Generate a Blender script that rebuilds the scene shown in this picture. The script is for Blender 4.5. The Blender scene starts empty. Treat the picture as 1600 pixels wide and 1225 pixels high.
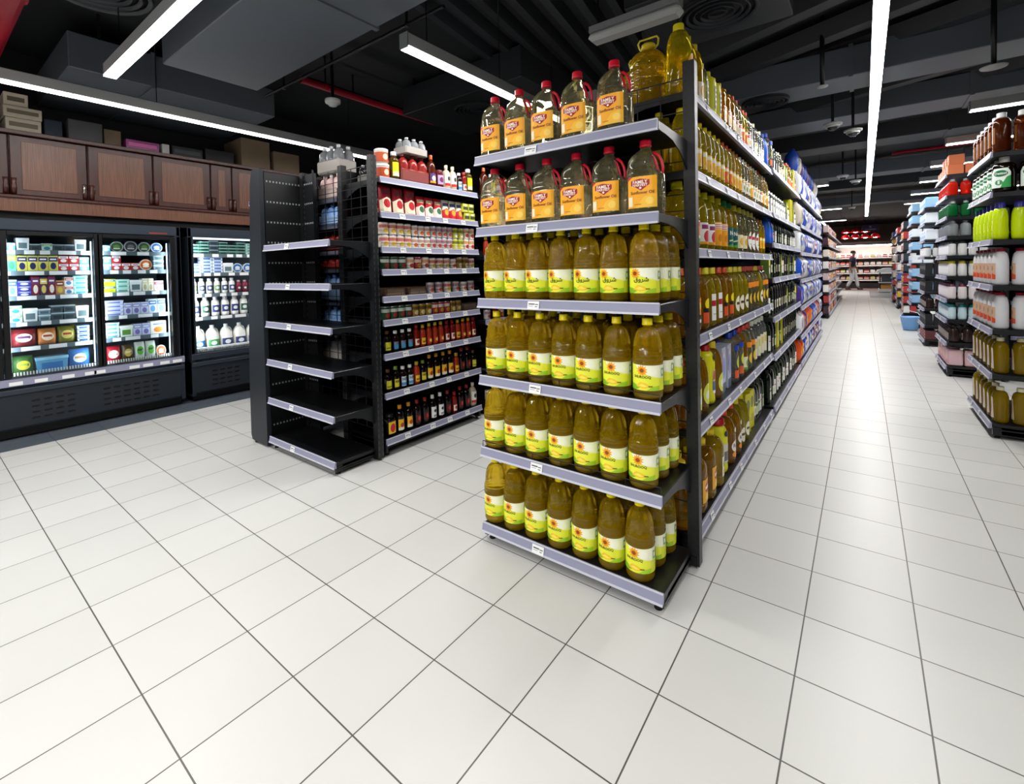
import bpy, math, random
from mathutils import Vector, Matrix
RND = random.Random(11)
S = bpy.context.scene
COL = S.collection
PI = math.pi
# ------------------------------------------------------------------ materials
def lin(h):
    h = h.lstrip('#'); out = []
    for i in (0, 2, 4):
        c = int(h[i:i+2], 16) / 255
        out.append(c / 12.92 if c <= .04045 else ((c + .055) / 1.055) ** 2.4)
    return (*out, 1)
_M = {}
def mat(h, rough=.45, metal=0., trans=0., ior=1.4, spec=.5, coat=0.):
    k = (h, rough, metal, trans, ior, spec, coat)
    if k in _M: return _M[k]
    m = bpy.data.materials.new('paint_' + h.strip('#')); m.use_nodes = True
    b = m.node_tree.nodes['Principled BSDF']
    b.inputs['Base Color'].default_value = lin(h)
    b.inputs['Roughness'].default_value = rough
    b.inputs['Metallic'].default_value = metal
    b.inputs['Transmission Weight'].default_value = trans
    b.inputs['IOR'].default_value = ior
    b.inputs['Specular IOR Level'].default_value = spec
    b.inputs['Coat Weight'].default_value = coat
    _M[k] = m
    return m
def emis(h, e):
    k = ('e', h, e)
    if k in _M: return _M[k]
    m = bpy.data.materials.new('glow_' + h.strip('#')); m.use_nodes = True
    b = m.node_tree.nodes['Principled BSDF']
    b.inputs['Base Color'].default_value = lin(h)
    b.inputs['Emission Color'].default_value = lin(h)
    b.inputs['Emission Strength'].default_value = e
    _M[k] = m
    return m
def nodes(name):
    m = bpy.data.materials.new(name); m.use_nodes = True
    t = m.node_tree
    return m, t, t.nodes['Principled BSDF']
def nd(t, typ, **kw):
    n = t.nodes.new(typ)
    for k, v in kw.items():
        if k.startswith('i'): n.inputs[int(k[1:])].default_value = v
        else: setattr(n, k, v)
    return n
def math_n(t, op, a, b=None):
    n = t.nodes.new('ShaderNodeMath'); n.operation = op
    for i, x in enumerate((a, b)):
        if x is None: continue
        if hasattr(x, 'is_linked'): t.links.new(x, n.inputs[i])
        else: n.inputs[i].default_value = x
    return n.outputs[0]
def mixc(t, f, a, b):
    n = t.nodes.new('ShaderNodeMix'); n.data_type = 'RGBA'
    for s, x in ((0, f), (6, a), (7, b)):
        if hasattr(x, 'is_linked'): t.links.new(x, n.inputs[s])
        else: n.inputs[s].default_value = x
    return n.outputs[2]
def tile_mat(name, size, tone, tone2, grout, gw, rough):
    m, t, b = nodes(name)
    tc = nd(t, 'ShaderNodeTexCoord'); sp = nd(t, 'ShaderNodeSeparateXYZ')
    t.links.new(tc.outputs['Object'], sp.inputs[0])
    masks, cells = [], []
    for i in (0, 1):
        masks.append(math_n(t, 'LESS_THAN', math_n(t, 'PINGPONG', sp.outputs[i], size / 2), gw))
        cells.append(math_n(t, 'FLOOR', math_n(t, 'DIVIDE', sp.outputs[i], size)))
    g = math_n(t, 'MAXIMUM', *masks)
    cb = nd(t, 'ShaderNodeCombineXYZ'); t.links.new(cells[0], cb.inputs[0]); t.links.new(cells[1], cb.inputs[1])
    wn = nd(t, 'ShaderNodeTexWhiteNoise'); t.links.new(cb.outputs[0], wn.inputs[0])
    no = nd(t, 'ShaderNodeTexNoise'); t.links.new(tc.outputs['Object'], no.inputs['Vector'])
    no.inputs['Scale'].default_value = 2.2; no.inputs['Detail'].default_value = 2
    f = math_n(t, 'ADD', math_n(t, 'MULTIPLY', wn.outputs['Value'], .5), math_n(t, 'MULTIPLY', no.outputs['Fac'], .5))
    c = mixc(t, f, lin(tone), lin(tone2))
    t.links.new(mixc(t, g, c, lin(grout)), b.inputs['Base Color'])
    t.links.new(math_n(t, 'ADD', math_n(t, 'MULTIPLY', no.outputs['Fac'], .06), rough - .03), b.inputs['Roughness'])
    b.inputs['Specular IOR Level'].default_value = .45
    bp = nd(t, 'ShaderNodeBump'); bp.inputs['Strength'].default_value = .25; bp.inputs['Distance'].default_value = .002
    t.links.new(math_n(t, 'SUBTRACT', 1, g), bp.inputs['Height']); t.links.new(bp.outputs[0], b.inputs['Normal'])
    return m
def wood_mat(name, a, c, sc):
    m, t, b = nodes(name)
    tc = nd(t, 'ShaderNodeTexCoord'); mp = nd(t, 'ShaderNodeMapping')
    mp.inputs['Scale'].default_value = (sc, sc, sc * .04)
    t.links.new(tc.outputs['Object'], mp.inputs[0])
    no = nd(t, 'ShaderNodeTexNoise'); no.inputs['Scale'].default_value = 6; no.inputs['Detail'].default_value = 6
    t.links.new(mp.outputs[0], no.inputs['Vector'])
    r = nd(t, 'ShaderNodeValToRGB'); r.color_ramp.elements[0].position = .32; r.color_ramp.elements[1].position = .7
    r.color_ramp.elements[0].color = lin(a); r.color_ramp.elements[1].color = lin(c)
    t.links.new(no.outputs['Fac'], r.inputs[0]); t.links.new(r.outputs[0], b.inputs['Base Color'])
    b.inputs['Roughness'].default_value = .38
    return m
def slot_mat(name, base, dark, px, pz, wx, wz, ax=0):
    """steel with rows of punched slots, repeating every px by pz metres"""
    m, t, b = nodes(name)
    tc = nd(t, 'ShaderNodeTexCoord'); sp = nd(t, 'ShaderNodeSeparateXYZ'); t.links.new(tc.outputs['Object'], sp.inputs[0])
    mx = math_n(t, 'LESS_THAN', math_n(t, 'PINGPONG', sp.outputs[ax], px / 2), wx)
    mz = math_n(t, 'LESS_THAN', math_n(t, 'PINGPONG', sp.outputs[2], pz / 2), wz)
    t.links.new(mixc(t, math_n(t, 'MULTIPLY', mx, mz), lin(base), lin(dark)), b.inputs['Base Color'])
    b.inputs['Roughness'].default_value = .42
    return m
def speckle_mat(name, a, c, sc, rough=.7):
    m, t, b = nodes(name)
    tc = nd(t, 'ShaderNodeTexCoord'); no = nd(t, 'ShaderNodeTexNoise'); no.inputs['Scale'].default_value = sc; no.inputs['Detail'].default_value = 4
    t.links.new(tc.outputs['Object'], no.inputs['Vector'])
    t.links.new(mixc(t, no.outputs['Fac'], lin(a), lin(c)), b.inputs['Base Color']); b.inputs['Roughness'].default_value = rough
    return m
def pane_mat():
    m = bpy.data.materials.new('door_glass'); m.use_nodes = True
    t = m.node_tree; t.nodes.clear()
    o = nd(t, 'ShaderNodeOutputMaterial'); mx = nd(t, 'ShaderNodeMixShader'); tr = nd(t, 'ShaderNodeBsdfTransparent'); gl = nd(t, 'ShaderNodeBsdfGlossy')
    tr.inputs[0].default_value = (.93, .96, .97, 1); gl.inputs['Roughness'].default_value = .03
    fr = nd(t, 'ShaderNodeFresnel'); fr.inputs[0].default_value = 1.35
    t.links.new(fr.outputs[0], mx.inputs[0]); t.links.new(tr.outputs[0], mx.inputs[1]); t.links.new(gl.outputs[0], mx.inputs[2]); t.links.new(mx.outputs[0], o.inputs[0])
    return m
BLACK = mat('#0d0e10', .38); STEEL = mat('#15171b', .35); PLATE = mat('#111214', .3)
RAIL = mat('#8d8ea6', .4); RAILLIP = mat('#c3c4cf', .35); TAG = mat('#e9eaea', .5); INK = mat('#2a2a2e', .6)
WHITE = mat('#f2f2ef', .35); GREY = mat('#9b9ca0', .4); RUBBER = mat('#050505', .7)
UPR = slot_mat('slotted_steel', '#101114', '#000000', .03, .032, .004, .005)
UPRY = slot_mat('slotted_steel_side', '#0e0f12', '#4b5058', .03, .04, .0018, .012, 1)
PERF = slot_mat('perforated_steel_lit_holes', '#0e1013', '#aab1b7', .024, .145, .005, .006)  # pale dots paint in the chiller light showing through the holes
def liquid(name, col, tint, k, ior=1.3, rough=.03, dif=.1, lit_tint=None):
    """filled clear plastic: part refracting, part straight see-through in the tint of the liquid, part diffuse to stand in for light gathered inside"""
    m, t, b = nodes(name)
    b.inputs['Base Color'].default_value = lin(col); b.inputs['Roughness'].default_value = rough; b.inputs['Transmission Weight'].default_value = 1 if lit_tint else 1-dif; b.inputs['IOR'].default_value = ior; b.inputs['Specular IOR Level'].default_value = 1.
    tr = nd(t, 'ShaderNodeBsdfTransparent'); tr.inputs[0].default_value = lin(tint)
    gl = nd(t, 'ShaderNodeBsdfGlossy'); gl.inputs['Roughness'].default_value = rough
    fr = nd(t, 'ShaderNodeFresnel'); fr.inputs[0].default_value = 1.5
    m1 = nd(t, 'ShaderNodeMixShader'); t.links.new(fr.outputs[0], m1.inputs[0]); t.links.new(tr.outputs[0], m1.inputs[1]); t.links.new(gl.outputs[0], m1.inputs[2])
    m2 = nd(t, 'ShaderNodeMixShader'); m2.inputs[0].default_value = k; t.links.new(b.outputs[0], m2.inputs[1]); t.links.new(m1.outputs[0], m2.inputs[2])
    sh = m2.outputs[0]
    if lit_tint:      # diffuse colour stands in for light gathered inside the bottle
        df = nd(t, 'ShaderNodeBsdfDiffuse'); df.inputs[0].default_value = lin(lit_tint); tl = nd(t, 'ShaderNodeBsdfTranslucent'); tl.inputs[0].default_value = lin(lit_tint)
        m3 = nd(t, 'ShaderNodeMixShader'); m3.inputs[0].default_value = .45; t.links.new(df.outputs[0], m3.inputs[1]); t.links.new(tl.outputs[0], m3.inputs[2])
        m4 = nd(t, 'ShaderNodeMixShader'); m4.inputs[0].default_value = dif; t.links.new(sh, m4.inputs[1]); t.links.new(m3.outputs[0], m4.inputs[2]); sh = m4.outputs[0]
    t.links.new(sh, t.nodes['Material Output'].inputs[0])
    return m
OIL = liquid('golden_oil', '#ffe04e', '#ffe560', .34, 1.36, dif=.2, lit_tint='#fbd21c'); OILD = liquid('amber_oil', '#f9c84c', '#fad468', .34, 1.36, dif=.2, lit_tint='#e8ac1c'); OILY = liquid('yellow_oil', '#fcee4c', '#fdf278', .38, 1.36, dif=.22, lit_tint='#eed81c')
CLEAR = liquid('pale_oil', '#fdf8da', '#fefbe8', .5, 1.25, dif=.06, lit_tint='#efe6b4'); CLR = liquid('clear_plastic', '#eef3f4', '#f4f8f8', .55, 1.22, dif=.08, lit_tint='#dfe6ea')
# ------------------------------------------------------------------ mesh building
class MB:
    def __init__(s): s.v = []; s.f = []; s.m = []; s.sm = []; s.mats = []
    def mi(s, m):
        if m not in s.mats: s.mats.append(m)
        return s.mats.index(m)
    def add(s, vs, fs, m, smooth=False):
        o = len(s.v); k = s.mi(m); s.v += [tuple(v) for v in vs]
        for f in fs: s.f.append(tuple(i + o for i in f)); s.m.append(k); s.sm.append(smooth)
        return s
    def box(s, x0, x1, y0, y1, z0, z1, m, bev=0.):
        if bev <= 0:
            vs = [(x, y, z) for z in (z0, z1) for y in (y0, y1) for x in (x0, x1)]
            return s.add(vs, [(0, 2, 3, 1), (4, 5, 7, 6), (0, 1, 5, 4), (2, 6, 7, 3), (0, 4, 6, 2), (1, 3, 7, 5)], m)
        b = min(bev, (x1-x0)*.49, (y1-y0)*.49, (z1-z0)*.49)
        X, Y, Z = (x0, x1), (y0, y1), (z0, z1); vs = []; idx = {}
        for i in (0, 1):
            for j in (0, 1):
                for k in (0, 1):
                    sx, sy, sz = (1-2*i)*b, (1-2*j)*b, (1-2*k)*b
                    for a, d in enumerate(((0, sy, sz), (sx, 0, sz), (sx, sy, 0))):
                        idx[i, j, k, a] = len(vs); vs.append((X[i]+d[0], Y[j]+d[1], Z[k]+d[2]))
        fs = []
        for a in range(3):
            u, w = [q for q in range(3) if q != a]
            for e in (0, 1):
                q = []
                for cu, cw in ((0, 0), (1, 0), (1, 1), (0, 1)):
                    c = [0, 0, 0]; c[a] = e; c[u] = cu; c[w] = cw; q.append(idx[c[0], c[1], c[2], a])
                if (e == 0) ^ (a == 1): q.reverse()
                fs.append(q)
        for a in range(3):           # edges along axis a
            u, w = [q for q in range(3) if q != a]
            for cu in (0, 1):
                for cw in (0, 1):
                    c0 = [0, 0, 0]; c0[u] = cu; c0[w] = cw; c1 = list(c0); c1[a] = 1
                    q = [idx[(*c0, u)], idx[(*c1, u)], idx[(*c1, w)], idx[(*c0, w)]]
                    if (cu ^ cw ^ (a == 1)): q.reverse()
                    fs.append(q)
        for i in (0, 1):
            for j in (0, 1):
                for k in (0, 1):
                    q = [idx[i, j, k, 0], idx[i, j, k, 1], idx[i, j, k, 2]]
                    if not (i ^ j ^ k): q.reverse()
                    fs.append(q)
        return s.add(vs, fs, m)
    def lathe(s, prof, m, n=20, cx=0., cy=0., z=0., sx=1., sy=1., p=2., lobes=0, lob=0., top=True, bot=True):
        vs = []; fs = []
        for q in prof:
            r, zz = q[0], q[1]; dx = q[2] if len(q) > 2 else 0; la = q[3] if len(q) > 3 else 0
            for i in range(n):
                a = 2*PI*i/n; c, d = math.cos(a), math.sin(a)
                k = r if p == 2 or r < .0001 else r/((abs(c)**p + abs(d)**p)**(1/p))
                if lobes and la: k *= 1 - la*abs(math.cos(lobes*a/2))
                vs.append((cx+dx+k*c*sx, cy+k*d*sy, z+zz))
        for j in range(len(prof)-1):
            for i in range(n): fs.append((j*n+i, j*n+(i+1) % n, (j+1)*n+(i+1) % n, (j+1)*n+i))
        if bot: fs.append(tuple(range(n-1, -1, -1)))
        if top: fs.append(tuple((len(prof)-1)*n+i for i in range(n)))
        return s.add(vs, fs, m, True)
    def tube(s, pts, r, m, n=6, closed=False, flat=1.):
        P = [Vector(p) for p in pts]; N = len(P); vs = []; fs = []; up = None
        for i, p in enumerate(P):
            if closed: d = P[(i+1) % N]-P[i-1]
            else: d = P[min(i+1, N-1)]-P[max(i-1, 0)]
            d.normalize()
            if up is None:
                up = Vector((0, 0, 1)) if abs(d.z) < .9 else Vector((1, 0, 0))
            a = d.cross(up)
            if a.length < 1e-4: a = d.orthogonal()
            a.normalize(); b = a.cross(d).normalized(); up = b
            for k in range(n):
                t = 2*PI*k/n; vs.append(p + a*(r*math.cos(t)) + b*(r*flat*math.sin(t)))
        for i in range(N if closed else N-1):
            for k in range(n):
                j = (i+1) % N; fs.append((i*n+k, j*n+k, j*n+(k+1) % n, i*n+(k+1) % n))
        if not closed: fs += [tuple(range(n-1, -1, -1)), tuple((N-1)*n+k for k in range(n))]
        for f in range(len(fs)): fs[f] = tuple(reversed(fs[f]))
        return s.add(vs, fs, m, True)
    def prism(s, pts, axis, a, b, m):
        """polygon in the two other axes, extruded along axis from a to b"""
        def mk(p, t): q = list(p); q.insert(axis, t); return tuple(q)
        n = len(pts); vs = [mk(p, a) for p in pts] + [mk(p, b) for p in pts]
        fs = [tuple(range(n-1, -1, -1)), tuple(range(n, 2*n))] + [(i, (i+1) % n, n+(i+1) % n, n+i) for i in range(n)]
        return s.add(vs, fs, m)
    def mesh(s, name, o=(0, 0, 0)):
        me = bpy.data.meshes.new(name)
        me.from_pydata([(v[0]-o[0], v[1]-o[1], v[2]-o[2]) for v in s.v], [], s.f)
        for m in s.mats: me.materials.append(m)
        me.polygons.foreach_set('material_index', s.m); me.polygons.foreach_set('use_smooth', s.sm)
        me.update()
        return me
def recalc(me):
    import bmesh
    b = bmesh.new(); b.from_mesh(me); bmesh.ops.recalc_face_normals(b, faces=b.faces); b.to_mesh(me); b.free()
    return me
_T = {}
def text_geo(txt):
    if txt in _T: return _T[txt]
    cu = bpy.data.curves.new('lettering', 'FONT'); cu.body = txt; cu.resolution_u = 2; cu.size = 1; cu.offset = .018
    ob = bpy.data.objects.new('lettering', cu); COL.objects.link(ob)
    me = bpy.data.meshes.new_from_object(ob.evaluated_get(bpy.context.evaluated_depsgraph_get()))
    vs = [(v.co.x, v.co.y) for v in me.vertices]; fs = [tuple(p.vertices) for p in me.polygons]
    bpy.data.objects.remove(ob); bpy.data.curves.remove(cu); bpy.data.meshes.remove(me)
    x0, x1 = min(v[0] for v in vs), max(v[0] for v in vs); y0, y1 = min(v[1] for v in vs), max(v[1] for v in vs)
    w = x1-x0
    _T[txt] = ([((v[0]-(x0+x1)/2)/w, (v[1]-(y0+y1)/2)/w) for v in vs], fs)
    return _T[txt]
class Wrap:
    """flat artwork wrapped round a pack; u runs along the surface from the middle of the front (-Y), v is height"""
    def __init__(s, r=0, sx=1., sy=1., p=2., flat=None, dx=0.):
        s.mb = MB(); s.k = 0; s.flat = flat; s.dx = dx
        if flat is None:
            pts = []; N = 256
            for i in range(N+1):
                a = -PI/2 + 2*PI*(i/N-.5); c, d = math.cos(a), math.sin(a)
                k = r if p == 2 else r/((abs(c)**p+abs(d)**p)**(1/p))
                pts.append((k*c*sx, k*d*sy))
            L = [0]
            for i in range(N): L.append(L[-1]+math.dist(pts[i], pts[i+1]))
            s.pts, s.L = pts, [l-L[N//2] for l in L]; s.half = s.L[-1]
    def at(s, u, v, o):
        if s.flat is not None: return (u, s.flat-o, v)
        L = s.L; u = max(L[0], min(L[-1], u)); lo, hi = 0, len(L)-1
        while hi-lo > 1:
            mdl = (lo+hi)//2
            if L[mdl] <= u: lo = mdl
            else: hi = mdl
        f = (u-L[lo])/(L[hi]-L[lo]+1e-12); a, b = s.pts[lo], s.pts[hi]
        tx, ty = b[0]-a[0], b[1]-a[1]; l = math.hypot(tx, ty) or 1
        return (a[0]+tx*f+ty/l*o+s.dx, a[1]+ty*f-tx/l*o, v)
    def off(s): s.k += 1; return .0003 + .00012*s.k
    def rect(s, u0, u1, v0, v1, m):
        o = s.off(); n = 1 if s.flat is not None else max(1, int((u1-u0)/.007)); vs = []
        for i in range(n+1):
            u = u0+(u1-u0)*i/n; vs += [s.at(u, v0, o), s.at(u, v1, o)]
        s.mb.add(vs, [(2*i, 2*i+2, 2*i+3, 2*i+1) for i in range(n)], m, s.flat is None); return s
    def poly(s, pts, m):
        """outline art; on a curved pack it is cut into narrow strips that follow the curve"""
        o = s.off(); n = len(pts)
        if s.flat is None and n < 22:
            u0, u1 = min(p[0] for p in pts), max(p[0] for p in pts); N = max(3, int((u1-u0)/.0035)); vs = []
            for i in range(N+1):
                u = u0+(u1-u0)*min(max(i/N, 1e-4), 1-1e-4); c = []
                for a, b in zip(pts, pts[1:]+pts[:1]):
                    if (a[0]-u)*(b[0]-u) <= 0 and a[0] != b[0]: c.append(a[1]+(b[1]-a[1])*(u-a[0])/(b[0]-a[0]))
                vs += [s.at(u, min(c), o), s.at(u, max(c), o)]
            s.mb.add(vs, [(2*i, 2*i+2, 2*i+3, 2*i+1) for i in range(N)], m, True); return s
        cu = sum(p[0] for p in pts)/n; cv = sum(p[1] for p in pts)/n
        vs = [s.at(cu, cv, o)]; fs = []
        for R in (1, 2, 3):
            vs += [s.at(cu+(p[0]-cu)*R/3, cv+(p[1]-cv)*R/3, o) for p in pts]
        for i in range(n):
            j = (i+1) % n; fs.append((0, 1+i, 1+j))
            for R in (0, 1): fs.append((1+R*n+i, 1+(R+1)*n+i, 1+(R+1)*n+j, 1+R*n+j))
        s.mb.add(vs, fs, m, s.flat is None); return s
    def ell(s, cu, cv, ru, rv, m, n=14): return s.poly([(cu+ru*math.cos(2*PI*i/n), cv+rv*math.sin(2*PI*i/n)) for i in range(n)], m)
    def star(s, cu, cv, r, m, k=12, q=.62): return s.poly([(cu+r*(1 if i % 2 else q)*math.cos(PI*i/k), cv+r*(1 if i % 2 else q)*math.sin(PI*i/k)) for i in range(2*k)], m)
    def text(s, t, cu, cv, w, m, tall=1.):
        vs, fs = text_geo(t); o = s.off() + .0002
        s.mb.add([s.at(cu+x*w, cv+y*w*tall, o) for x, y in vs], fs, m); return s
    def art(s, items):
        for it in items:
            k, *a = it; a[-1] = mat(a[-1], .4) if isinstance(a[-1], str) else a[-1]
            {'r': s.rect, 'e': s.ell, 'p': s.poly, 's': s.star}.get(k, s.text)(*a) if k != 't' else s.text(a[0], a[1], a[2], a[3], a[4])
        return s
    def mesh(s, name): return s.mb.mesh(name)
# ------------------------------------------------------------------ objects
def link(name, me, parent=None, loc=(0, 0, 0), rz=0., label=None):
    o = bpy.data.objects.new(name, me); COL.objects.link(o)
    o.location = loc; o.rotation_euler = (0, 0, rz)
    if parent: o.parent = parent
    if label: o['label'] = label
    return o
def tag(o, label, cat, group=None, kind=None):
    if label: o['label'] = label
    if cat: o['category'] = cat
    if group: o['group'] = group
    if kind: o['kind'] = kind
    return o
def thing(name, label, cat, loc=(0, 0, 0), rz=0., group=None, me=None):
    return tag(link(name, me, None, loc, rz), label, cat, group)
def struct(name, mb, label=None):
    o = link(name, mb.mesh(name)); o['kind'] = 'structure'
    if label: o['label'] = label
    return o
class Proto:
    """one kind of pack: parts = [(part name, mesh, label or None)]; base = the mesh when the pack is one piece"""
    def __init__(s, name, cat, words, parts=(), base=None, w=.1, d=.1, h=.2): s.name, s.cat, s.words, s.parts, s.base, s.w, s.d, s.h = name, cat, words, list(parts), base, w, d, h
SEEN = {}
def place(p, loc, rz, where, group=None, sc=1.):
    lab = (p.words + ' ' + where).strip()
    SEEN[lab] = SEEN.get(lab, 0) + 1
    o = thing(p.name, lab, p.cat, loc, rz, group, p.base)
    if sc != 1: o.scale = (sc,)*3 if not isinstance(sc, tuple) else sc
    for n, me, l in p.parts: link(n, me, o, label=l)
    return o
ORD = 'first second third fourth fifth sixth seventh eighth ninth tenth eleventh twelfth thirteenth fourteenth fifteenth sixteenth seventeenth eighteenth nineteenth twentieth'.split()
def nth(i):
    if i < 20: return ORD[i]
    tens = {2: 'twenty', 3: 'thirty', 4: 'forty', 5: 'fifty'}
    t, u = divmod(i+1, 10)
    return (tens[t] + '-' + ORD[u-1]) if u else {3: 'thirtieth', 4: 'fortieth', 5: 'fiftieth'}[t]
def nfrom(i, end): return nth(i) + ' from ' + end
# ------------------------------------------------------------------ packs
def bprof(h, r, rn, zs, zn, zc, la=0., waist=()):
    """bottle outline: straight to zs, curved shoulder to zn, neck to zc (all heights as fractions of h)"""
    P = [(r*.80, 0), (r*.93, .006), (r, .018)]
    for z, k in waist: P.append((r*k, z*h))
    P.append((r, zs*h, 0, 0))
    for i in range(1, 6):
        a = i/6*PI/2
        P.append((rn+(r-rn)*math.cos(a)**.85, h*(zs+(zn-zs)*math.sin(a)), 0, la if 1 <= i <= 4 else 0))
    P += [(rn, zn*h), (rn, zc*h)]
    return P
def capmesh(z0, z1, r, m, n=16, cx=0., ring=True):
    b = MB(); pr = [(r, z0), (r, z0+(z1-z0)*.2), (r*.96, z0+(z1-z0)*.25), (r*.97, z1-.003), (r*.88, z1)] if ring else [(r, z0), (r, z1-.002), (r*.9, z1)]
    b.lathe(pr, m, n, cx=cx); return b.mesh('cap')
def bottle(name, cat, words, h, r, body, capc, art, rn=.016, zs=.6, zn=.88, zc=.9, sx=1., sy=1., p=2., n=18, la=0., lobes=0, waist=(), rc=None, lr=None, small=False, capw=None, caph=1.):
    b = MB(); b.lathe(bprof(h, r, rn, zs, zn, zc, la, waist), body, n, sx=sx, sy=sy, p=p, lobes=lobes)
    rc = rc or rn+.003
    bm = b.mesh('bottle_body')
    cm = capmesh(zc*h, h*caph, rc, mat(capc, .35) if isinstance(capc, str) else capc, 12 if small else 16)
    w = Wrap(lr or r, sx, sy, p); w.art(art); lm = w.mesh('label')
    P = Proto(name, cat, words, w=2*r*sx, d=2*r*sy, h=h)
    if small:
        P.base = bm; P.parts = [('cap', cm, None)] + ([('label', lm, None)] if art else [])
    else: P.parts = [('bottle', bm, None), ('cap', cm, capw)] + ([('label', lm, None)] if art else [])
    return P
# --- the big round sunflower-oil bottle of the endcap, two label fronts
def shur(arabic):
    h = .290; r = .0525
    P = [(.040, 0), (.048, .004), (.0515, .014), (.0505, .022), (.0518, .030), (.0518, .128), (.0530, .131), (.0532, .137), (.0498, .1405), (.0530, .144), (.0532, .150), (.0500, .1545), (.0526, .1585), (.0520, .164)]
    for i in range(0, 9):
        a = i/9*PI/2; P.append((.0155+.0345*math.cos(a)**.8, .169+.085*math.sin(a), 0, .13 if 1 <= i <= 6 else 0))
    P += [(.0150, .256), (.0150, .266)]
    b = MB(); b.lathe(P, OIL, 48, lobes=8)
    w = Wrap(.0520); H = .1625; d = '#1d2a12'
    A = [('r', -H, H, .036, .126, '#eff3d2'), ('p', [(-.058, .036), (.06, .036), (.06, .082), (.035, .086), (.012, .094), (-.012, .106), (-.03, .126), (-.058, .126)], '#e6ea3c'),
         ('r', -H, -.058, .036, .095, '#dbe433'), ('r', .06, H, .036, .08, '#dbe433'), ('p', [(-.02, .107), (.012, .094), (.035, .0885), (.055, .098), (.04, .118), (.0, .1235)], '#f4f6de'),
         ('p', [(-.058, .036), (-.028, .036), (-.004, .047), (-.03, .055), (-.058, .058)], '#7fb929'), ('p', [(.012, .036), (.06, .036), (.06, .054), (.034, .051)], '#a4cf2c'),
         ('p', [(-.026, .05), (.0, .043), (.03, .049), (.012, .062), (-.008, .066)], '#f0c22c'), ('p', [(-.016, .053), (.004, .048), (.018, .051), (.0, .06)], '#f8df5a')]
    sx = -.018 if arabic else -.002
    A += [('s', sx, .107, .0215, '#f5b21f'), ('s', sx, .107, .016, '#ea9016'), ('e', sx, .107, .0085, .0075, '#8a4a12')]
    A += [('t', '\uFED5\uFEED\uFEAE\uFEB7', .004, .083, .052, '#1c241a')] if arabic else [('t', 'SHUROOQ', -.002, .083, .062, '#1c241a')]
    A += [('r', .02, .034, .05, .0535, '#4c5a1c'), ('r', .07, .083, .085, .115, '#8cae4e'), ('r', .072, .081, .094, .108, '#e9efdc'), ('r', .1, .125, .05, .11, '#f7f8f0')]
    for i in range(5): A.append(('r', .102, .123, .056+i*.01, .0575+i*.01, '#8f9484'))
    w.art(A)
    return Proto('oil_bottle', 'bottle', 'round sunflower oil bottle', [('bottle', b.mesh('oil_bottle'), None), ('cap', capmesh(.2645, .29, .0185, mat('#f3dd10', .3), 20), 'yellow screw cap'), ('label', w.mesh('label'), 'yellow and white sunflower label')], w=.106, d=.106, h=h)
# --- the handled jug
def jug(front=True):
    body = CLEAR; b = MB()
    P = [(.050, 0), (.058, .005), (.0615, .016), (.060, .02), (.0615, .026), (.0615, .138), (.0605, .146, -.001), (.053, .157, -.0085), (.0465, .168, -.0145), (.0440, .184, -.0155), (.0415, .199, -.014), (.0355, .213, -.010), (.027, .225, -.005), (.019, .233, 0), (.0165, .236, 0), (.0165, .246, 0)]
    b.lathe(P, body, 32, sx=1.03, sy=.9, p=3.2)
    red = mat('#c3122b', .3); H = MB()
    H.tube([(.016, 0, .223), (.032, 0, .219), (.047, 0, .206), (.0565, 0, .186), (.0605, 0, .163), (.0595, 0, .146), (.053, 0, .139), (.0455, 0, .145), (.041, 0, .165), (.035, 0, .187), (.026, 0, .207)], .0045, red if front else mat('#d8cf6a', .3), 8, closed=True, flat=1.2)
    w = Wrap(.0615, 1.03, .9, 3.2)
    if front:
        w.art([('r', -.05, .055, .022, .132, '#f5ab1f'), ('p', [(-.05, .118), (-.03, .132), (-.05, .132)], '#c01c2c'), ('p', [(-.02, .022), (.055, .022), (.055, .07), (.01, .06)], '#f7be3a'),
               ('p', [(-.036, .118), (-.004, .124), (.03, .118), (.03, .102), (.018, .094), (.0, .082), (-.016, .093), (-.036, .102)], '#a31423'),
               ('t', 'FAMILY', -.003, .1125, .052, '#fbf3e4'), ('t', 'HARVEST', -.003, .1015, .052, '#fbf3e4'), ('e', -.002, .0915, .005, .004, '#fbf3e4'),
               ('t', 'Sunflower Oil', .004, .0755, .082, '#6d1716'), ('r', -.046, -.03, .028, .062, '#f3e7c4'), ('e', .03, .045, .015, .013, '#fad15a'), ('r', -.024, .0, .033, .036, '#c97d15')])
    parts = [('bottle', recalc(b.mesh('jug')), None), ('handle', H.mesh('handle'), 'red carrying handle' if front else None), ('cap', capmesh(.243, .268, .0205, mat('#c3122b' if front else '#d9c61e', .35), 20), None)]
    if front: parts.append(('label', w.mesh('label'), None))
    return Proto('oil_jug', 'jug', 'clear oil jug with red handle' if front else 'yellow-capped clear oil jug', parts, w=.125, d=.11, h=.268)
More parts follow.
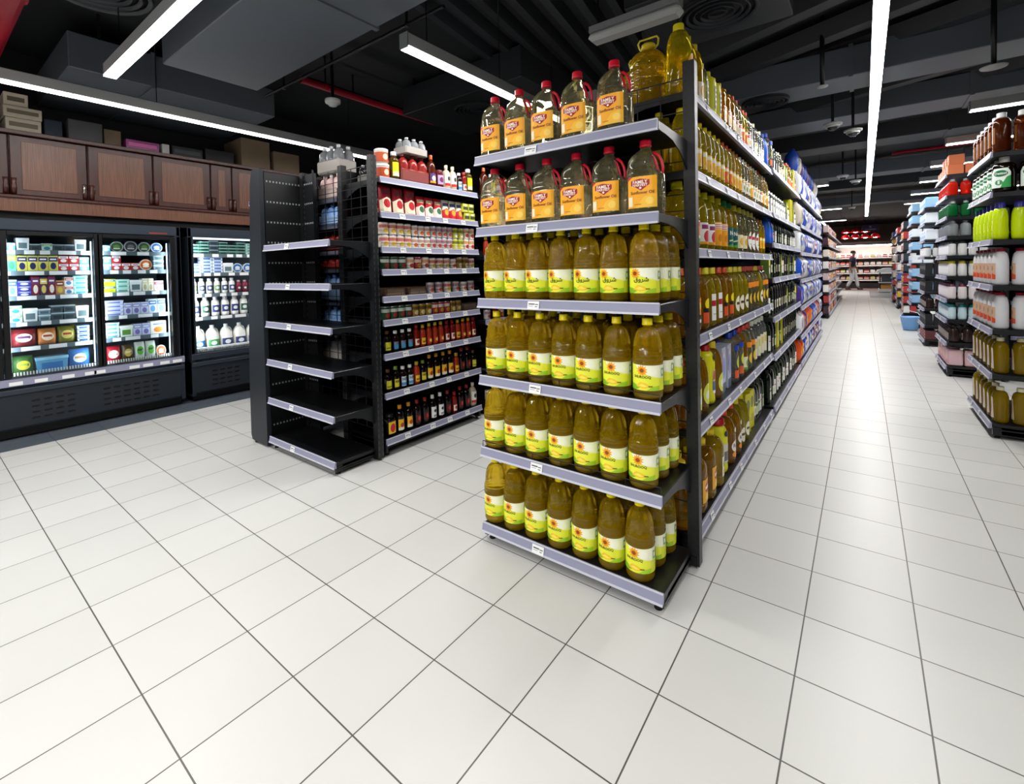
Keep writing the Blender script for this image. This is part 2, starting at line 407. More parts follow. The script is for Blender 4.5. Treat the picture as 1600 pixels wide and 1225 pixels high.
# --- five litre bottle with a wire handle over the cap
def big5(body, red=True, h=.30):
    b = MB()
    P = [(.062, 0), (.072, .006), (.076, .02)]
    for i in range(5): z = .035+i*.03; P += [(.076, z), (.0735, z+.008), (.076, z+.016)]
    P += [(.075, .185)]
    for i in range(1, 7): a = i/7*PI/2; P.append((.027+.048*math.cos(a), .185+.055*math.sin(a)))
    P += [(.026, .243), (.026, .25)]
    b.lathe(P, body, 28, p=2.6)
    c = MB(); yel = mat('#e2c51c', .35)
    c.lathe([(.030, .246), (.030, .272), (.027, .275)], yel, 20)
    g = MB(); g.tube([(-.03, 0, .252), (-.043, 0, .266), (-.046, 0, .29), (-.038, 0, .302), (.038, 0, .302), (.046, 0, .29), (.04, 0, .27), (.03, 0, .252)], .0042, mat('#e7d02c', .35), 8)
    w = Wrap(.0765, p=2.6)
    w.art([('r', -.05, .05, .05, .155, '#f0b326'), ('e', 0, .115, .034, .026, '#c42a20'), ('r', -.03, .03, .108, .122, '#fbf1d6'), ('e', 0, .072, .03, .014, '#f7d65a')] if red else
          [('r', -.045, .045, .05, .15, '#e9e2cc'), ('e', 0, .11, .03, .02, '#3c7d34'), ('r', -.03, .03, .06, .08, '#e7a92a')])
    return Proto('oil_jug', 'jug', 'five-litre oil bottle with yellow handle', [('bottle', b.mesh('big_bottle'), None), ('cap', c.mesh('cap'), None), ('handle', g.mesh('handle'), 'yellow handle loop'), ('label', w.mesh('label'), None)], w=.155, d=.15, h=h)
def lab_a(bg, top, blob, u=.04, v0=.05, v1=.13):   # generic front label: field, band, roundel
    m = (v0+v1)/2
    return [('r', -u, u, v0, v1, bg), ('r', -u, u, v1-(v1-v0)*.28, v1-(v1-v0)*.08, top), ('e', 0, v0+(v1-v0)*.34, u*.55, (v1-v0)*.22, blob), ('r', -u*.7, u*.7, v1-(v1-v0)*.22, v1-(v1-v0)*.15, '#f4f0e4')]
def lab_oval(bg, rim, u=.028, m=.1, rv=.04): return [('e', 0, m, u, rv, rim), ('e', 0, m, u*.88, rv*.9, bg), ('r', -u*.6, u*.6, m-.004, m+.009, rim), ('e', 0, m-rv*.5, u*.4, rv*.2, '#e7a62a')]
K = {}
def slim(key, words, body, cap, art, h=.27, r=.037, **kw):
    kw.setdefault('zs', .56); kw.setdefault('zn', .9); kw.setdefault('zc', .905); kw.setdefault('rn', .0135)
    K[key] = bottle('oil_bottle', 'bottle', words, h, r, body, cap, art, **kw)
slim('sun_y', 'slim yellow-capped oil bottle', OILY, '#e8d21b', lab_a('#f2c22a', '#f5f0da', '#e88f18', .03), waist=((.3, .97), (.46, .95)), lobes=6, la=.05)
slim('sun_w', 'slim pale oil bottle with cream cap', CLEAR, '#e9e3c6', lab_a('#ece9dd', '#c9a64a', '#7c8f3a', .03), waist=((.3, .97), (.46, .95)))
slim('sun_o', 'slim oil bottle with orange cap', OILY, '#e2541c', lab_a('#e8641e', '#f5e6c0', '#f4c33a', .03), lobes=6, la=.05)
slim('sun_g', 'slim brown-capped oil bottle', OIL, '#b7741e', lab_a('#f1b822', '#f8e9b4', '#d98a18', .03))
slim('oil_tall', 'tall amber oil bottle with yellow cap', OIL, '#e6cf1c', [('r', -.03, .03, .03, .12, '#ece3c9'), ('e', 0, .08, .02, .026, '#e29a24')], h=.30, r=.04, lobes=6, la=.06, waist=((.2, .97), (.3, .99), (.4, .96)))
slim('oil_grid', 'square ribbed oil bottle', OILD, '#e1c81d', lab_a('#f0dfb0', '#b9352a', '#dca02c', .03), h=.26, r=.04, p=4., zs=.72, waist=tuple((.1+.1*i, .95 if i % 2 else 1) for i in range(6)))
slim('oil_red', 'clear red-capped oil bottle', CLEAR, '#cf3a24', lab_a('#eeeae2', '#c73830', '#e2b14a', .032), h=.28, r=.04)
slim('tall_y', 'large yellow oil bottle with yellow cap', OILY, '#f0e01c', [('e', 0, .12, .035, .05, '#f0b01c'), ('e', 0, .12, .022, .03, '#e3861a')], h=.305, r=.055, rn=.02, zs=.5, lobes=6, la=.05)
slim('neon', 'opaque lemon-yellow bottle with yellow cap', mat('#e2e01c', .4), '#e7dc1a', [('r', -.018, .018, .06, .17, '#17181a'), ('r', -.010, .010, .078, .088, '#e9e9df'), ('r', -.010, .010, .1, .112, '#e9e9df'), ('r', -.010, .010, .124, .134, '#e9e9df'), ('r', -.01, .01, .146, .156, '#e9e9df')], h=.25, r=.042, zs=.7, waist=tuple((.1+.09*i, .97 if i % 2 else 1) for i in range(7)))
slim('blacklab', 'pale oil bottle with black upright label', CLEAR, '#e9df7c', [('r', -.018, .018, .05, .16, '#1a1a1c'), ('r', -.01, .01, .07, .08, '#f0f0ea'), ('r', -.01, .01, .1, .11, '#f0f0ea'), ('r', -.01, .01, .13, .14, '#f0f0ea')], h=.25, r=.036)
slim('sq_clear', 'clear square bottle', CLR, '#dfe3e6', [('r', -.02, .02, .05, .12, '#dfe6ea')], h=.25, r=.034, p=4., zs=.74)
# L2 / L3 family
def mid(key, words, body, cap, art, h=.29, r=.056, **kw):
    kw.setdefault('zs', .5); kw.setdefault('zn', .87); kw.setdefault('zc', .885); kw.setdefault('rn', .018); kw.setdefault('lobes', 6); kw.setdefault('la', .06); kw.setdefault('rc', .024)
    K[key] = bottle('oil_bottle', 'bottle', words, h, r, body, cap, art, **kw)
mid('m_green', 'oil bottle with orange and green label', OILY, '#e8d91c', [('r', -.05, .05, .03, .13, '#f1ece0'), ('r', -.05, .05, .105, .125, '#d8402c'), ('p', [(-.05, .03), (.05, .03), (.05, .075), (.02, .06), (0, .05), (-.03, .06), (-.05, .08)], '#52a52f'), ('e', 0, .085, .02, .022, '#ee8a22')])
mid('m_white', 'oil bottle with red roundel label', OILY, '#e8d91c', [('r', -.05, .05, .03, .13, '#f3f1ec'), ('e', 0, .065, .03, .03, '#c73244'), ('r', -.04, .02, .1, .12, '#8f2f6a'), ('r', -.05, .05, .03, .042, '#eaa62c')])
mid('m_stripe', 'oil bottle with red-striped orange label', OILY, '#dccb18', [('r', -.055, .055, .03, .15, '#f2a71f'), ('r', -.055, .055, .115, .145, '#f2efe6')] + [('r', -.055, .055, .118+i*.009, .122+i*.009, '#cf2f2f') for i in range(3)] + [('e', -.018, .07, .018, .02, '#de7a16'), ('e', .018, .066, .018, .02, '#e8c22c')])
mid('m_noor', 'oil bottle with green cap, teal label', OIL, '#1f8f4d', [('r', -.05, .05, .03, .14, '#1e5a5e'), ('p', [(-.05, .03), (.05, .03), (.05, .055), (-.05, .04)], '#54a43a'), ('t', 'Noor', 0, .108, .07, '#f4f4ee'), ('p', [(-.04, .06), (.04, .072), (.04, .078), (-.04, .068)], '#c9dfa0')], la=.03)
mid('m_handle', 'pale oil bottle with yellow grip', CLEAR, '#efe63a', [('r', .005, .035, .14, .21, '#efe11c'), ('r', -.05, .05, .03, .11, '#ece2b8'), ('e', 0, .07, .03, .025, '#d9a736')], waist=((.1, .97), (.18, 1), (.26, .97), (.34, 1)))
mid('m_shield', 'clear oil bottle with white red-barred label', CLEAR, '#e6e06a', [('e', 0, .085, .042, .06, '#f2f1ee'), ('r', -.035, .035, .095, .115, '#c32b3c'), ('r', -.02, .02, .06, .066, '#8d8d94')])
mid('c_orange', 'orange-capped oil bottle with sun label', OIL, '#dd5a1a', [('p', [(-.05, .06), (.05, .06), (.05, .12), (0, .16), (-.05, .12)], '#f08a1c'), ('r', -.05, .05, .03, .08, '#1e1f22'), ('r', -.035, .035, .045, .06, '#f3f1ea'), ('e', 0, .12, .016, .016, '#f6d64a')])
mid('c_yellow', 'oil bottle with white side label', OILY, '#efe01e', [('r', -.03, .03, .03, .16, '#f4f3f0'), ('r', -.03, .03, .1, .128, '#b3213a'), ('r', -.02, .02, .06, .063, '#77777c')])
mid('c_plate', 'orange-capped oil bottle with lemon badge', OILD, '#dc4a18', [('e', 0, .12, .026, .026, '#f2e21c'), ('r', -.035, .035, .03, .085, '#e4572a'), ('r', -.035, .035, .08, .1, '#1d1d20')])
mid('c_grip', 'wide oil bottle with lemon stripe', OILY, '#e3cf2a', [('e', -.01, .075, .03, .045, '#f2ead0'), ('e', .02, .17, .012, .04, '#efe01e'), ('r', -.03, .015, .07, .085, '#4a3a1e')], r=.06)
mid('c_twin', 'shrink-wrapped oil bottle with orange tape', CLEAR, '#c33a2a', [('r', -.05, .05, .15, .185, '#ef8c1c'), ('e', 0, .08, .03, .035, '#eec53a')])
mid('amber_red', 'amber oil bottle with red cap', OILD, '#b32020', [('r', -.045, .045, .03, .11, '#efe7c8'), ('e', 0, .07, .025, .025, '#5b9b35'), ('r', -.045, .045, .03, .045, '#5b9b35')], la=.03)
mid('amber_y', 'amber oil bottle with yellow cap', OILD, '#d9bf1c', [('e', 0, .085, .035, .05, '#d8df52'), ('e', 0, .08, .02, .02, '#eef0e2')], la=.03)
mid('lemon_red', 'opaque lemon bottle with red cap', mat('#e7e41a', .35), '#b01622', [('e', 0, .23, .016, .016, '#1c1d20'), ('r', -.022, .022, .07, .17, '#e9c79a'), ('r', -.022, .022, .07, .115, '#4f6c94'), ('r', -.02, .02, .055, .07, '#f2f2f2'), ('p', [(-.02, .12), (.02, .13), (.015, .165), (-.015, .165)], '#b8612a')], r=.05, zs=.66, zn=.9, zc=.9, la=0, rc=.028, rn=.022, waist=tuple((.08+.07*i, .97 if i % 2 else 1) for i in range(8)))
mid('wrap_blue', 'film-wrapped bottle with blue neck', CLR, '#1f3f9d', [('r', -.04, .04, .19, .22, '#2446b0'), ('e', 0, .12, .025, .035, '#cdd42c'), ('r', -.04, .04, .03, .075, '#e0602a')])
mid('rusk', 'amber oil jug with white script label', OILD, '#d8451c', [('e', 0, .19, .02, .014, '#f2ecd8'), ('e', 0, .1, .045, .034, '#f4efe2'), ('t', 'Rusk', 0, .104, .062, '#1c1c1e'), ('e', 0, .055, .04, .018, '#ef8b1c')], r=.068, la=.02, h=.3)
mid('lemon_jug', 'opaque lemon jug with wide red cap', mat('#e4e01c', .35), '#b3141f', [('e', 0, .215, .02, .018, '#1d1e22'), ('r', -.03, .03, .06, .16, '#d9d6c6'), ('r', -.022, .022, .07, .12, '#6c6a70')], r=.06, h=.29, zs=.62, la=0, rc=.045, rn=.03, waist=tuple((.1+.07*i, .975 if i % 2 else 1) for i in range(7)))
mid('vin_blue', 'opaque blue bottle', mat('#1757c4', .35), '#1c4aa8', [('r', -.03, .03, .06, .12, '#2f6fd6'), ('e', 0, .09, .02, .02, '#d8373c')], r=.05, la=0, h=.27)
mid('clear_y', 'clear bottle with yellow label', CLR, '#cfd2c0', [('r', -.04, .04, .03, .17, '#e7e3c4'), ('r', -.03, .03, .1, .15, '#d3c45c')], r=.045, la=0)
# olive oil
slim('ol_green', 'dark green olive oil bottle', mat('#10180c', .12), '#0f1110', [('r', -.025, .025, .04, .13, '#bfc7a4'), ('r', -.025, .025, .1, .12, '#3b5a2c')], h=.27, r=.034, p=4., zs=.62)
slim('ol_black', 'black square olive oil bottle', mat('#0c0d0b', .12), '#19190f', [('r', -.025, .025, .05, .12, '#e2ddc6'), ('e', 0, .085, .012, .02, '#7c8b38')], h=.28, r=.034, p=4., zs=.6)
slim('ol_white', 'slim green bottle with white label', mat('#1b2a16', .12), '#242622', [('r', -.028, .028, .03, .15, '#e9e9e2'), ('r', -.02, .02, .1, .11, '#a9343c')], h=.26, r=.033)
slim('vin_w', 'small white-labelled bottle', mat('#2a3026', .15), '#e6e6e6', [('r', -.03, .03, .02, .14, '#eeeeea'), ('r', -.02, .02, .08, .1, '#3d4f86')], h=.2, r=.034)
def boxp(key, name, cat, words, w, d, h, base, art, bev=.002, small=False, h2=None):
    b = MB(); b.box(-w/2, w/2, -d/2, d/2, 0, h, mat(base, .5) if isinstance(base, str) else base, bev)
    W = Wrap(flat=-d/2); W.art(art)
    K[key] = Proto(name, cat, words, [('label', W.mesh('label'), None)] if art else [], base=b.mesh(name), w=w, d=d, h=h)
def fl(w, h, c1, c2, c3): return [('r', -w*.46, w*.46, h*.62, h*.9, c1), ('e', 0, h*.34, w*.3, h*.22, c2), ('r', -w*.32, w*.32, h*.72, h*.8, c3)]
boxp('tin_y', 'oil_tin', 'tin', 'yellow oil tin', .09, .07, .26, '#d8d01c', [('e', 0, .18, .03, .04, '#6c7c24'), ('r', -.035, .035, .05, .1, '#b7b51a')])
boxp('tin_g', 'oil_tin', 'tin', 'green and yellow oil tin', .075, .06, .2, '#59702a', [('r', -.03, .03, .1, .18, '#e4d62c'), ('e', 0, .06, .02, .03, '#e8e4c8')])
boxp('carton', 'drink_carton', 'carton', 'blue-grey carton with red-dotted side', .085, .07, .24, '#c5cbe0', [('e', 0, .13, .03, .06, '#7f93d0'), ('r', -.04, .04, .0, .05, '#4f5d78'), ('r', -.042, -.03, .1, .22, '#c23a4a')])
def bag(key, words, w, d, h, base, c1, c2):
    b = MB(); P = []
    N = 10; vs = []; fs = []; n = 16
    for j in range(N+1):
        t = j/N; k = math.sin(PI*(.06+.88*t))**.45; wd = w/2*(.86+.14*k); dp = d/2*(.08+.92*k)*(1 if t < .9 else .6)
        for i in range(n):
            a = 2*PI*i/n; c, s_ = math.cos(a), math.sin(a); q = (abs(c)**3+abs(s_)**3)**(1/3)
            wob = 1+.04*math.sin(5*a+7*t)*math.sin(9*t)
            vs.append((wd*c/q*wob, dp*s_/q*wob, h*t))
    for j in range(N):
        for i in range(n): fs.append((j*n+i, j*n+(i+1) % n, (j+1)*n+(i+1) % n, (j+1)*n+i))
    fs += [tuple(range(n-1, -1, -1)), tuple(N*n+i for i in range(n))]
    b.add(vs, fs, mat(base, .28), True)
    W = Wrap(1, w*.5, d*.5, 3); W.art([('e', 0, h*.52, w*.32, h*.25, c1), ('r', -w*.24, w*.24, h*.5, h*.62, c2)])
    K[key] = Proto('rice_bag', 'bag', words, [('label', W.mesh('label'), None)], base=b.mesh('bag'), w=w, d=d, h=h)
bag('bag_blue', 'plump glossy blue bag', .16, .14, .27, '#1f4fc0', '#e3e6ee', '#2b3f9c')
bag('bag_white', 'plump white bag with blue print', .16, .14, .27, '#dfe0e2', '#3a63c4', '#c9a83a')
bag('bag_beige', 'plump beige bag with purple print', .16, .14, .26, '#cfc6b2', '#53408f', '#e4ddd0')
bag('bag_orange', 'orange-red snack bag', .16, .12, .25, '#e0521c', '#f2c422', '#b92a1c')
bag('bag_purple', 'dark purple bag', .16, .13, .26, '#47337f', '#d9d2e6', '#e0683a')
# --- sauces, tins, pouches of the sauce gondola
def can(key, words, r, h, base, c1, c2, lid='#b9bcc2'):
    b = MB(); b.lathe([(r*.94, 0), (r, .003), (r, h-.003), (r*.95, h)], mat(lid, .3, .8), 16)
    W = Wrap(r); H = PI*r*.995
    W.art([('r', -H, H, .006, h-.006, base), ('r', -H*.5, H*.5, h*.55, h*.8, c1), ('e', 0, h*.32, r*.6, h*.18, c2)])
    K[key] = Proto('food_tin', 'tin', words, [('label', W.mesh('label'), None)], base=b.mesh('tin'), w=2*r, d=2*r, h=h)
can('can_tom', 'small tin with cream and red label', .034, .085, '#e6dccb', '#c33a3c', '#d8b23c')
can('can_pink', 'small tin with pinkish-grey label', .03, .085, '#cfc3c4', '#8d5560', '#c04b3a')
can('can_white', 'small tin with white label', .031, .08, '#ece8e2', '#c9a090', '#d8692f')
can('can_yel', 'small tin with yellow-green label', .033, .085, '#d9d33c', '#4e5a24', '#efeac0')
can('can_org', 'small tin with white and orange label', .033, .09, '#efe6da', '#d98a2c', '#c8403a')
can('can_green', 'small tin with dark green label', .033, .09, '#1f4a2c', '#e3e6df', '#a83a30')
can('can_gold', 'small tin with gold label', .033, .09, '#a9802a', '#3d2f18', '#e8d9a0')
can('can_red', 'small tin with red label', .033, .09, '#a8242a', '#efe3d4', '#dca232')
def pouch(key, words, w, h, base, c1, c2, c3):
    b = MB(); n = 8; vs = []; fs = []
    for j in range(n+1):
        t = j/n; d = .028*(1-t)**.7+.003; ww = w/2*(1-.06*math.sin(PI*t))
        vs += [(-ww, 0, h*t), (-ww*.6, -d, h*t), (0, -d*1.25, h*t), (ww*.6, -d, h*t), (ww, 0, h*t), (ww*.6, d, h*t), (0, d*1.25, h*t), (-ww*.6, d, h*t)]
    for j in range(n):
        for i in range(8): fs.append((j*8+i, j*8+(i+1) % 8, (j+1)*8+(i+1) % 8, (j+1)*8+i))
    fs += [tuple(range(7, -1, -1)), tuple(n*8+i for i in range(8))]
    b.add(vs, fs, mat(base, .3), True)
    L = MB()
    def sh(pts, m, o):
        u0, u1 = min(p[0] for p in pts), max(p[0] for p in pts); N, R = 12, 6; V = []; F = []
        for i in range(N+1):
            u = u0+(u1-u0)*min(max(i/N, 1e-4), 1-1e-4); c = []
            for p, q in zip(pts, pts[1:]+pts[:1]):
                if (p[0]-u)*(q[0]-u) <= 0 and p[0] != q[0]: c.append(p[1]+(q[1]-p[1])*(u-p[0])/(q[0]-p[0]))
            for j in range(R+1):
                v = min(c)+(max(c)-min(c))*j/R; t = v/h; d = .028*(1-t)**.7+.003; ww = w/2*(1-.06*math.sin(PI*t)); a = abs(u)/ww
                V.append((u, -(d*1.25-(d*.25)*(a/.6) if a < .6 else d*(1-(a-.6)/.4))-.0012-o, v))
        for i in range(N):
            for j in range(R): k = i*(R+1)+j; F.append((k, k+R+1, k+R+2, k+1))
        L.add(V, F, mat(m, .35))
    sh([(-w*.44, h*.06), (w*.44, h*.06), (w*.44, h*.5), (0, h*.58), (-w*.44, h*.46)], c1, 0)
    sh([(w*.26*math.cos(a*PI/6), h*.36+h*.16*math.sin(a*PI/6)) for a in range(12)], c2, .0006)
    sh([(-w*.36, h*.68), (w*.36, h*.68), (w*.36, h*.84), (-w*.36, h*.84)], c3, .0006)
    K[key] = Proto('sauce_pouch', 'pouch', words, [('label', L.mesh('label'), None)], base=recalc(b.mesh('pouch')), w=w, d=.07, h=h)
pouch('po_ketch', 'dark red sauce pouch, cream front', .105, .19, '#9c1426', '#efe3c6', '#b81f2a', '#6d1a24')
pouch('po_red', 'bright red sauce pouch', .085, .15, '#c1202b', '#f0e7dc', '#3f6b46', '#e8c9a6')
pouch('po_white', 'cream sauce pouch with red foot', .075, .15, '#efe6cf', '#c8262c', '#e9a23a', '#3c4a7c')
boxp('bx_yel', 'soup_packet', 'packet', 'yellow-green printed packet', .062, .05, .07, '#cdd04a', [('r', -.028, .028, .02, .045, '#4a4c2a'), ('e', 0, .055, .012, .01, '#f2efd0')])
boxp('bx_tray', 'open_tray', 'box', 'brown display tray of pouches', .17, .12, .06, '#5a4636', [('r', -.07, .07, .01, .05, '#7d6a58')])
def sauce(key, words, h, r, body, cap, art, **kw):
    kw.setdefault('rn', .011); kw.setdefault('zs', .5); kw.setdefault('zn', .8); kw.setdefault('zc', .86); kw.setdefault('n', 14)
    K[key] = bottle('sauce_bottle', 'bottle', words, h, r, body, cap, art, small=True, **kw)
BRN = mat('#1c0c06', .12); SOY = mat('#0c0706', .1); REDS = mat('#7d1410', .15); REDO = mat('#a8331a', .2)
sauce('s_yel', 'dark sauce bottle with yellow label', .15, .028, SOY, '#5c3a22', [('r', -.026, .026, .02, .075, '#d8d02c'), ('r', -.022, .022, .03, .04, '#3c5a26')])
sauce('s_hp', 'brown sauce bottle with blue and white label', .15, .026, BRN, '#ececec', [('r', -.024, .024, .015, .08, '#c7dcec'), ('r', -.024, .024, .02, .04, '#4a8fc0'), ('t', 'HP', 0, .062, .034, '#16181c')])
sauce('s_blue', 'white-capped sauce bottle with blue label', .145, .024, BRN, '#ececec', [('r', -.024, .024, .02, .07, '#3f8fb8'), ('r', -.02, .02, .055, .065, '#c8343c')])
sauce('s_red', 'red chilli sauce bottle', .165, .023, REDS, '#a01a20', [('r', -.022, .022, .02, .065, '#f0e4cc'), ('e', 0, .045, .012, .014, '#c2281f')])
sauce('s_redy', 'red hot sauce bottle with yellow cap', .165, .023, REDO, '#c9b422', [('r', -.022, .022, .02, .06, '#c7382a'), ('e', 0, .04, .012, .012, '#f1d64a')])
sauce('s_redw', 'orange-red sauce bottle with yellow label', .16, .024, REDO, '#bfa61c', [('r', -.024, .024, .02, .065, '#efc030'), ('r', -.018, .018, .03, .045, '#7a2418')])
sauce('s_soy', 'soy sauce bottle with orange-yellow label', .19, .03, SOY, '#c8871e', [('r', -.03, .03, .03, .095, '#f0b71e'), ('e', 0, .055, .016, .016, '#b33a1c'), ('r', -.03, .03, .02, .04, '#efe8c8')])
sauce('s_soyr', 'soy sauce bottle with dark red label', .19, .029, SOY, '#8a1c1c', [('r', -.026, .026, .03, .085, '#5a1a1a'), ('e', 0, .06, .012, .016, '#c03a2c')])
sauce('s_panda', 'black sauce bottle with white picture label', .19, .03, SOY, '#e8e8e6', [('r', -.03, .03, .025, .105, '#f1f1ee'), ('e', .002, .075, .013, .012, '#151515'), ('r', -.014, .016, .032, .045, '#8a8a8a')])
sauce('s_big', 'square black sauce jar with yellow-red label', .15, .036, SOY, '#1c1c1c', [('r', -.034, .034, .02, .1, '#f1c91c'), ('e', 0, .058, .022, .03, '#c8202a')], p=4., rn=.024, zs=.72, zn=.84)
sauce('s_olive', 'small dark bottle with green and yellow label', .16, .025, SOY, '#6d8a2a', [('r', -.024, .024, .02, .075, '#d9c92c'), ('r', -.02, .02, .05, .065, '#2c2c1c')])
sauce('s_bbq', 'tall brown barbecue sauce bottle with purple label', .24, .036, mat('#4a1a0c', .15), '#c4501c', [('r', -.034, .034, .03, .1, '#5a3c7c'), ('e', 0, .065, .02, .02, '#e9d9e2'), ('r', -.034, .034, .03, .045, '#e8a23a')])
sauce('s_jar', 'dark red jam jar with lilac label', .14, .038, mat('#5a1218', .15), '#5c1420', [('r', -.034, .034, .03, .1, '#b7a3c8'), ('e', 0, .065, .02, .02, '#6a2c5c')], rn=.03, zs=.8, zn=.87, zc=.87)
sauce('s_white', 'cream-capped bottle with white and red label', .19, .033, mat('#c9b6a0', .25), '#e6dcb8', [('r', -.034, .034, .03, .12, '#f1ece2'), ('r', -.034, .034, .03, .05, '#c42c28'), ('e', 0, .085, .014, .018, '#3c3a34')])
sauce('s_yellab', 'olive-brown bottle with tall yellow label', .2, .036, mat('#5a4210', .12, trans=.4), '#d8d8dc', [('r', -.032, .032, .03, .125, '#e0e21c'), ('r', -.028, .028, .03, .06, '#e9ebcf')], zs=.66, rn=.018)
sauce('tub_org', 'round tub with orange-red label and white lid', .1, .046, mat('#e8e4dc', .3), '#efefec', [('r', -.1, .1, .012, .075, '#c4502a'), ('e', 0, .045, .02, .02, '#efd9b8')], rn=.046, zs=.82, zn=.86, zc=.86, rc=.049)
# shrink-wrapped six-pack on top: one pack, bottles are its parts' pattern
def sixpack(key, words, body, capc, lab, nx=3, ny=2, r=.042, h=.2):
    b = MB(); fm = MB()
    for i in range(nx):
        for j in range(ny):
            cx, cy = (i-(nx-1)/2)*2.05*r, (j-(ny-1)/2)*2.05*r
            b.lathe(bprof(h, r, .014, .55, .86, .9), body, 12, cx=cx, cy=cy)
            b.lathe([(.016, h*.9), (.016, h)], mat(capc, .35), 10, cx=cx, cy=cy)
    X, Y = nx*r*1.04, ny*r*1.04
    fm.box(-X, X, -Y, Y, .004, h*.5, mat(lab, .2), .012)
    K[key] = Proto('bottle_pack', 'pack', words, [('wrap', fm.mesh('wrap'), 'printed shrink wrap')], base=b.mesh('pack'), w=2*X, d=2*Y, h=h)
sixpack('pk_clear', 'shrink-wrapped pack of clear bottles', mat('#b9bdc2', .08, trans=.6, ior=1.25), '#d8d8dc', '#a8a29c')
sixpack('pk_dark', 'shrink-wrapped pack of dark bottles', mat('#1b1c20', .12), '#d6d6da', '#8d8b88')
sixpack('pk_green', 'shrink-wrapped pack of dark green bottles', mat('#14241c', .1), '#1c2c24', '#2a3430')
sixpack('pk_pink', 'shrink-wrapped pack of pinkish bottles', mat('#d9b8b2', .25), '#eee6e2', '#d8c2bc')
sixpack('pk_blue', 'shrink-wrapped pack of blue water bottles', mat('#86b4ee', .15), '#4f86dc', '#a4c8f6')
sixpack('pk_red', 'shrink-wrapped pack of red bottles', mat('#8a2420', .2), '#5a1414', '#7c2a24')
# --- chilled goods and the toiletries of the cross gondolas
def tray(key, name, words, w, d, h, base, lid, c):
    b = MB(); b.prism([(-w/2*.92, 0), (w/2*.92, 0), (w/2, h*.8), (-w/2, h*.8)], 1, -d/2, d/2, mat(base, .3))
    b.box(-w/2*1.03, w/2*1.03, -d/2*1.02, d/2*1.02, h*.8, h, mat(lid, .3), .002)
    W = Wrap(flat=-d/2); W.rect(-w*.33, w*.33, h*.18, h*.62, mat(c, .4))
    K[key] = Proto(name, 'tub', words, [('label', W.mesh('label'), None)], base=b.mesh(name), w=w, d=d, h=h)
def disc(key, words, r, rim, face, mid_):
    b = MB(); n = 20
    def ring(rr, y): return [(rr*math.cos(2*PI*i/n), y, r+rr*math.sin(2*PI*i/n)) for i in range(n)]
    vs = ring(r*.86, .05)+ring(r*.98, 0)+ring(r, -.004)+ring(r, -.012); fs = []
    for j in range(3):
        for i in range(n): fs.append((j*n+i, (j+1)*n+i, (j+1)*n+(i+1) % n, j*n+(i+1) % n))
    fs += [tuple(range(n)), tuple(3*n+i for i in range(n-1, -1, -1))]
    b.add(vs, fs, mat(rim, .3))
    W = Wrap(flat=-.012); W.ell(0, r, r*.84, r*.84, mat(face, .35), 20); W.ell(0, r*1.05, r*.5, r*.36, mat(mid_, .35)); W.rect(-r*.5, r*.5, r*.55, r*.75, mat('#dcdcd6', .4))
    K[key] = Proto('dip_tub', 'tub', words, [('lid_print', W.mesh('lid_print'), None)], base=b.mesh('dip_tub'), w=2*r, d=.07, h=2*r)
bx = lambda k, words, w, h, base, c1, c2, c3='#f1f1ee', name='chilled_box', cat='box', d=.09: boxp(k, name, cat, words, w, d, h, base, fl(w, h, c1, c2, c3))
bx('f_teal', 'teal and yellow carton', .05, .13, '#5fa9a2', '#e6d040', '#3b8f62', name='chilled_box')
bx('f_yb', 'yellow and navy box', .055, .12, '#d9cf5a', '#2d2f6e', '#23265e')
bx('f_red', 'red and white box', .06, .06, '#b9242a', '#efe9e6', '#efe9e6', '#2a5fb0')
bx('f_bw', 'light blue and white box', .06, .055, '#5fb2dc', '#e9f2f6', '#cfe6f2', '#c93a3a')
bx('f_pur', 'purple box', .085, .034, '#3d3aa0', '#6f77c8', '#dcdcf0')
bx('f_mar', 'maroon box with white oval', .05, .13, '#7a1d2c', '#6a3a6c', '#e9e2d6')
bx('f_pear', 'purple box with yellow print', .05, .125, '#4c2a4a', '#e2c35a', '#d9c063')
bx('f_tan', 'tan printed box', .055, .1, '#b98a5a', '#7a2c2a', '#dcb84a')
bx('f_wr', 'white box with red top', .06, .06, '#e4e8ea', '#c9503c', '#4f7fae')
bx('f_white', 'white and blue carton', .055, .11, '#dfe8ee', '#3f72b8', '#6aa0c8')
bx('f_gy', 'white carton with green band', .075, .055, '#cfe3e2', '#6fb06a', '#2f8f9c')
bx('f_lil', 'pale lilac box', .05, .09, '#c3c8e4', '#8a94c8', '#7a6fb0')
bx('f_wry', 'white box with red and yellow foot', .1, .1, '#efece4', '#e8e4d8', '#d8802c', '#3c78b0')
bx('f_yelbox', 'yellow box with blue patch', .085, .05, '#d9e02c', '#3672b8', '#b9c41c')
bx('f_orbox', 'orange box', .085, .03, '#c9582c', '#e9d0a0', '#e0a03a')
bx('f_cream', 'cream carton', .04, .1, '#e9e4d0', '#d8cfa8', '#b9b48a')
bx('f_pink', 'white and pink box', .07, .08, '#efe6e6', '#c84a6c', '#e2a0b0')
tray('t_aqua', 'chilled_tray', 'aqua lidded tray', .1, .1, .032, '#bfeaec', '#7fd6dc', '#3fb0bc')
tray('t_mint', 'chilled_tray', 'mint lidded tray', .09, .1, .032, '#cfe9e2', '#a9dccf', '#5fae9c')
tray('t_blue', 'chilled_tray', 'blue-striped tray', .085, .1, .028, '#dfe8f2', '#4f86c4', '#2f5fa6')
tray('t_white', 'chilled_tray', 'white lidded tray', .085, .1, .028, '#cfe0ec', '#e9f0f4', '#6aa9c8')
tray('t_lilac', 'chilled_tray', 'lilac lidded tray', .12, .1, .028, '#c9cde4', '#a3a9d2', '#6a72b0')
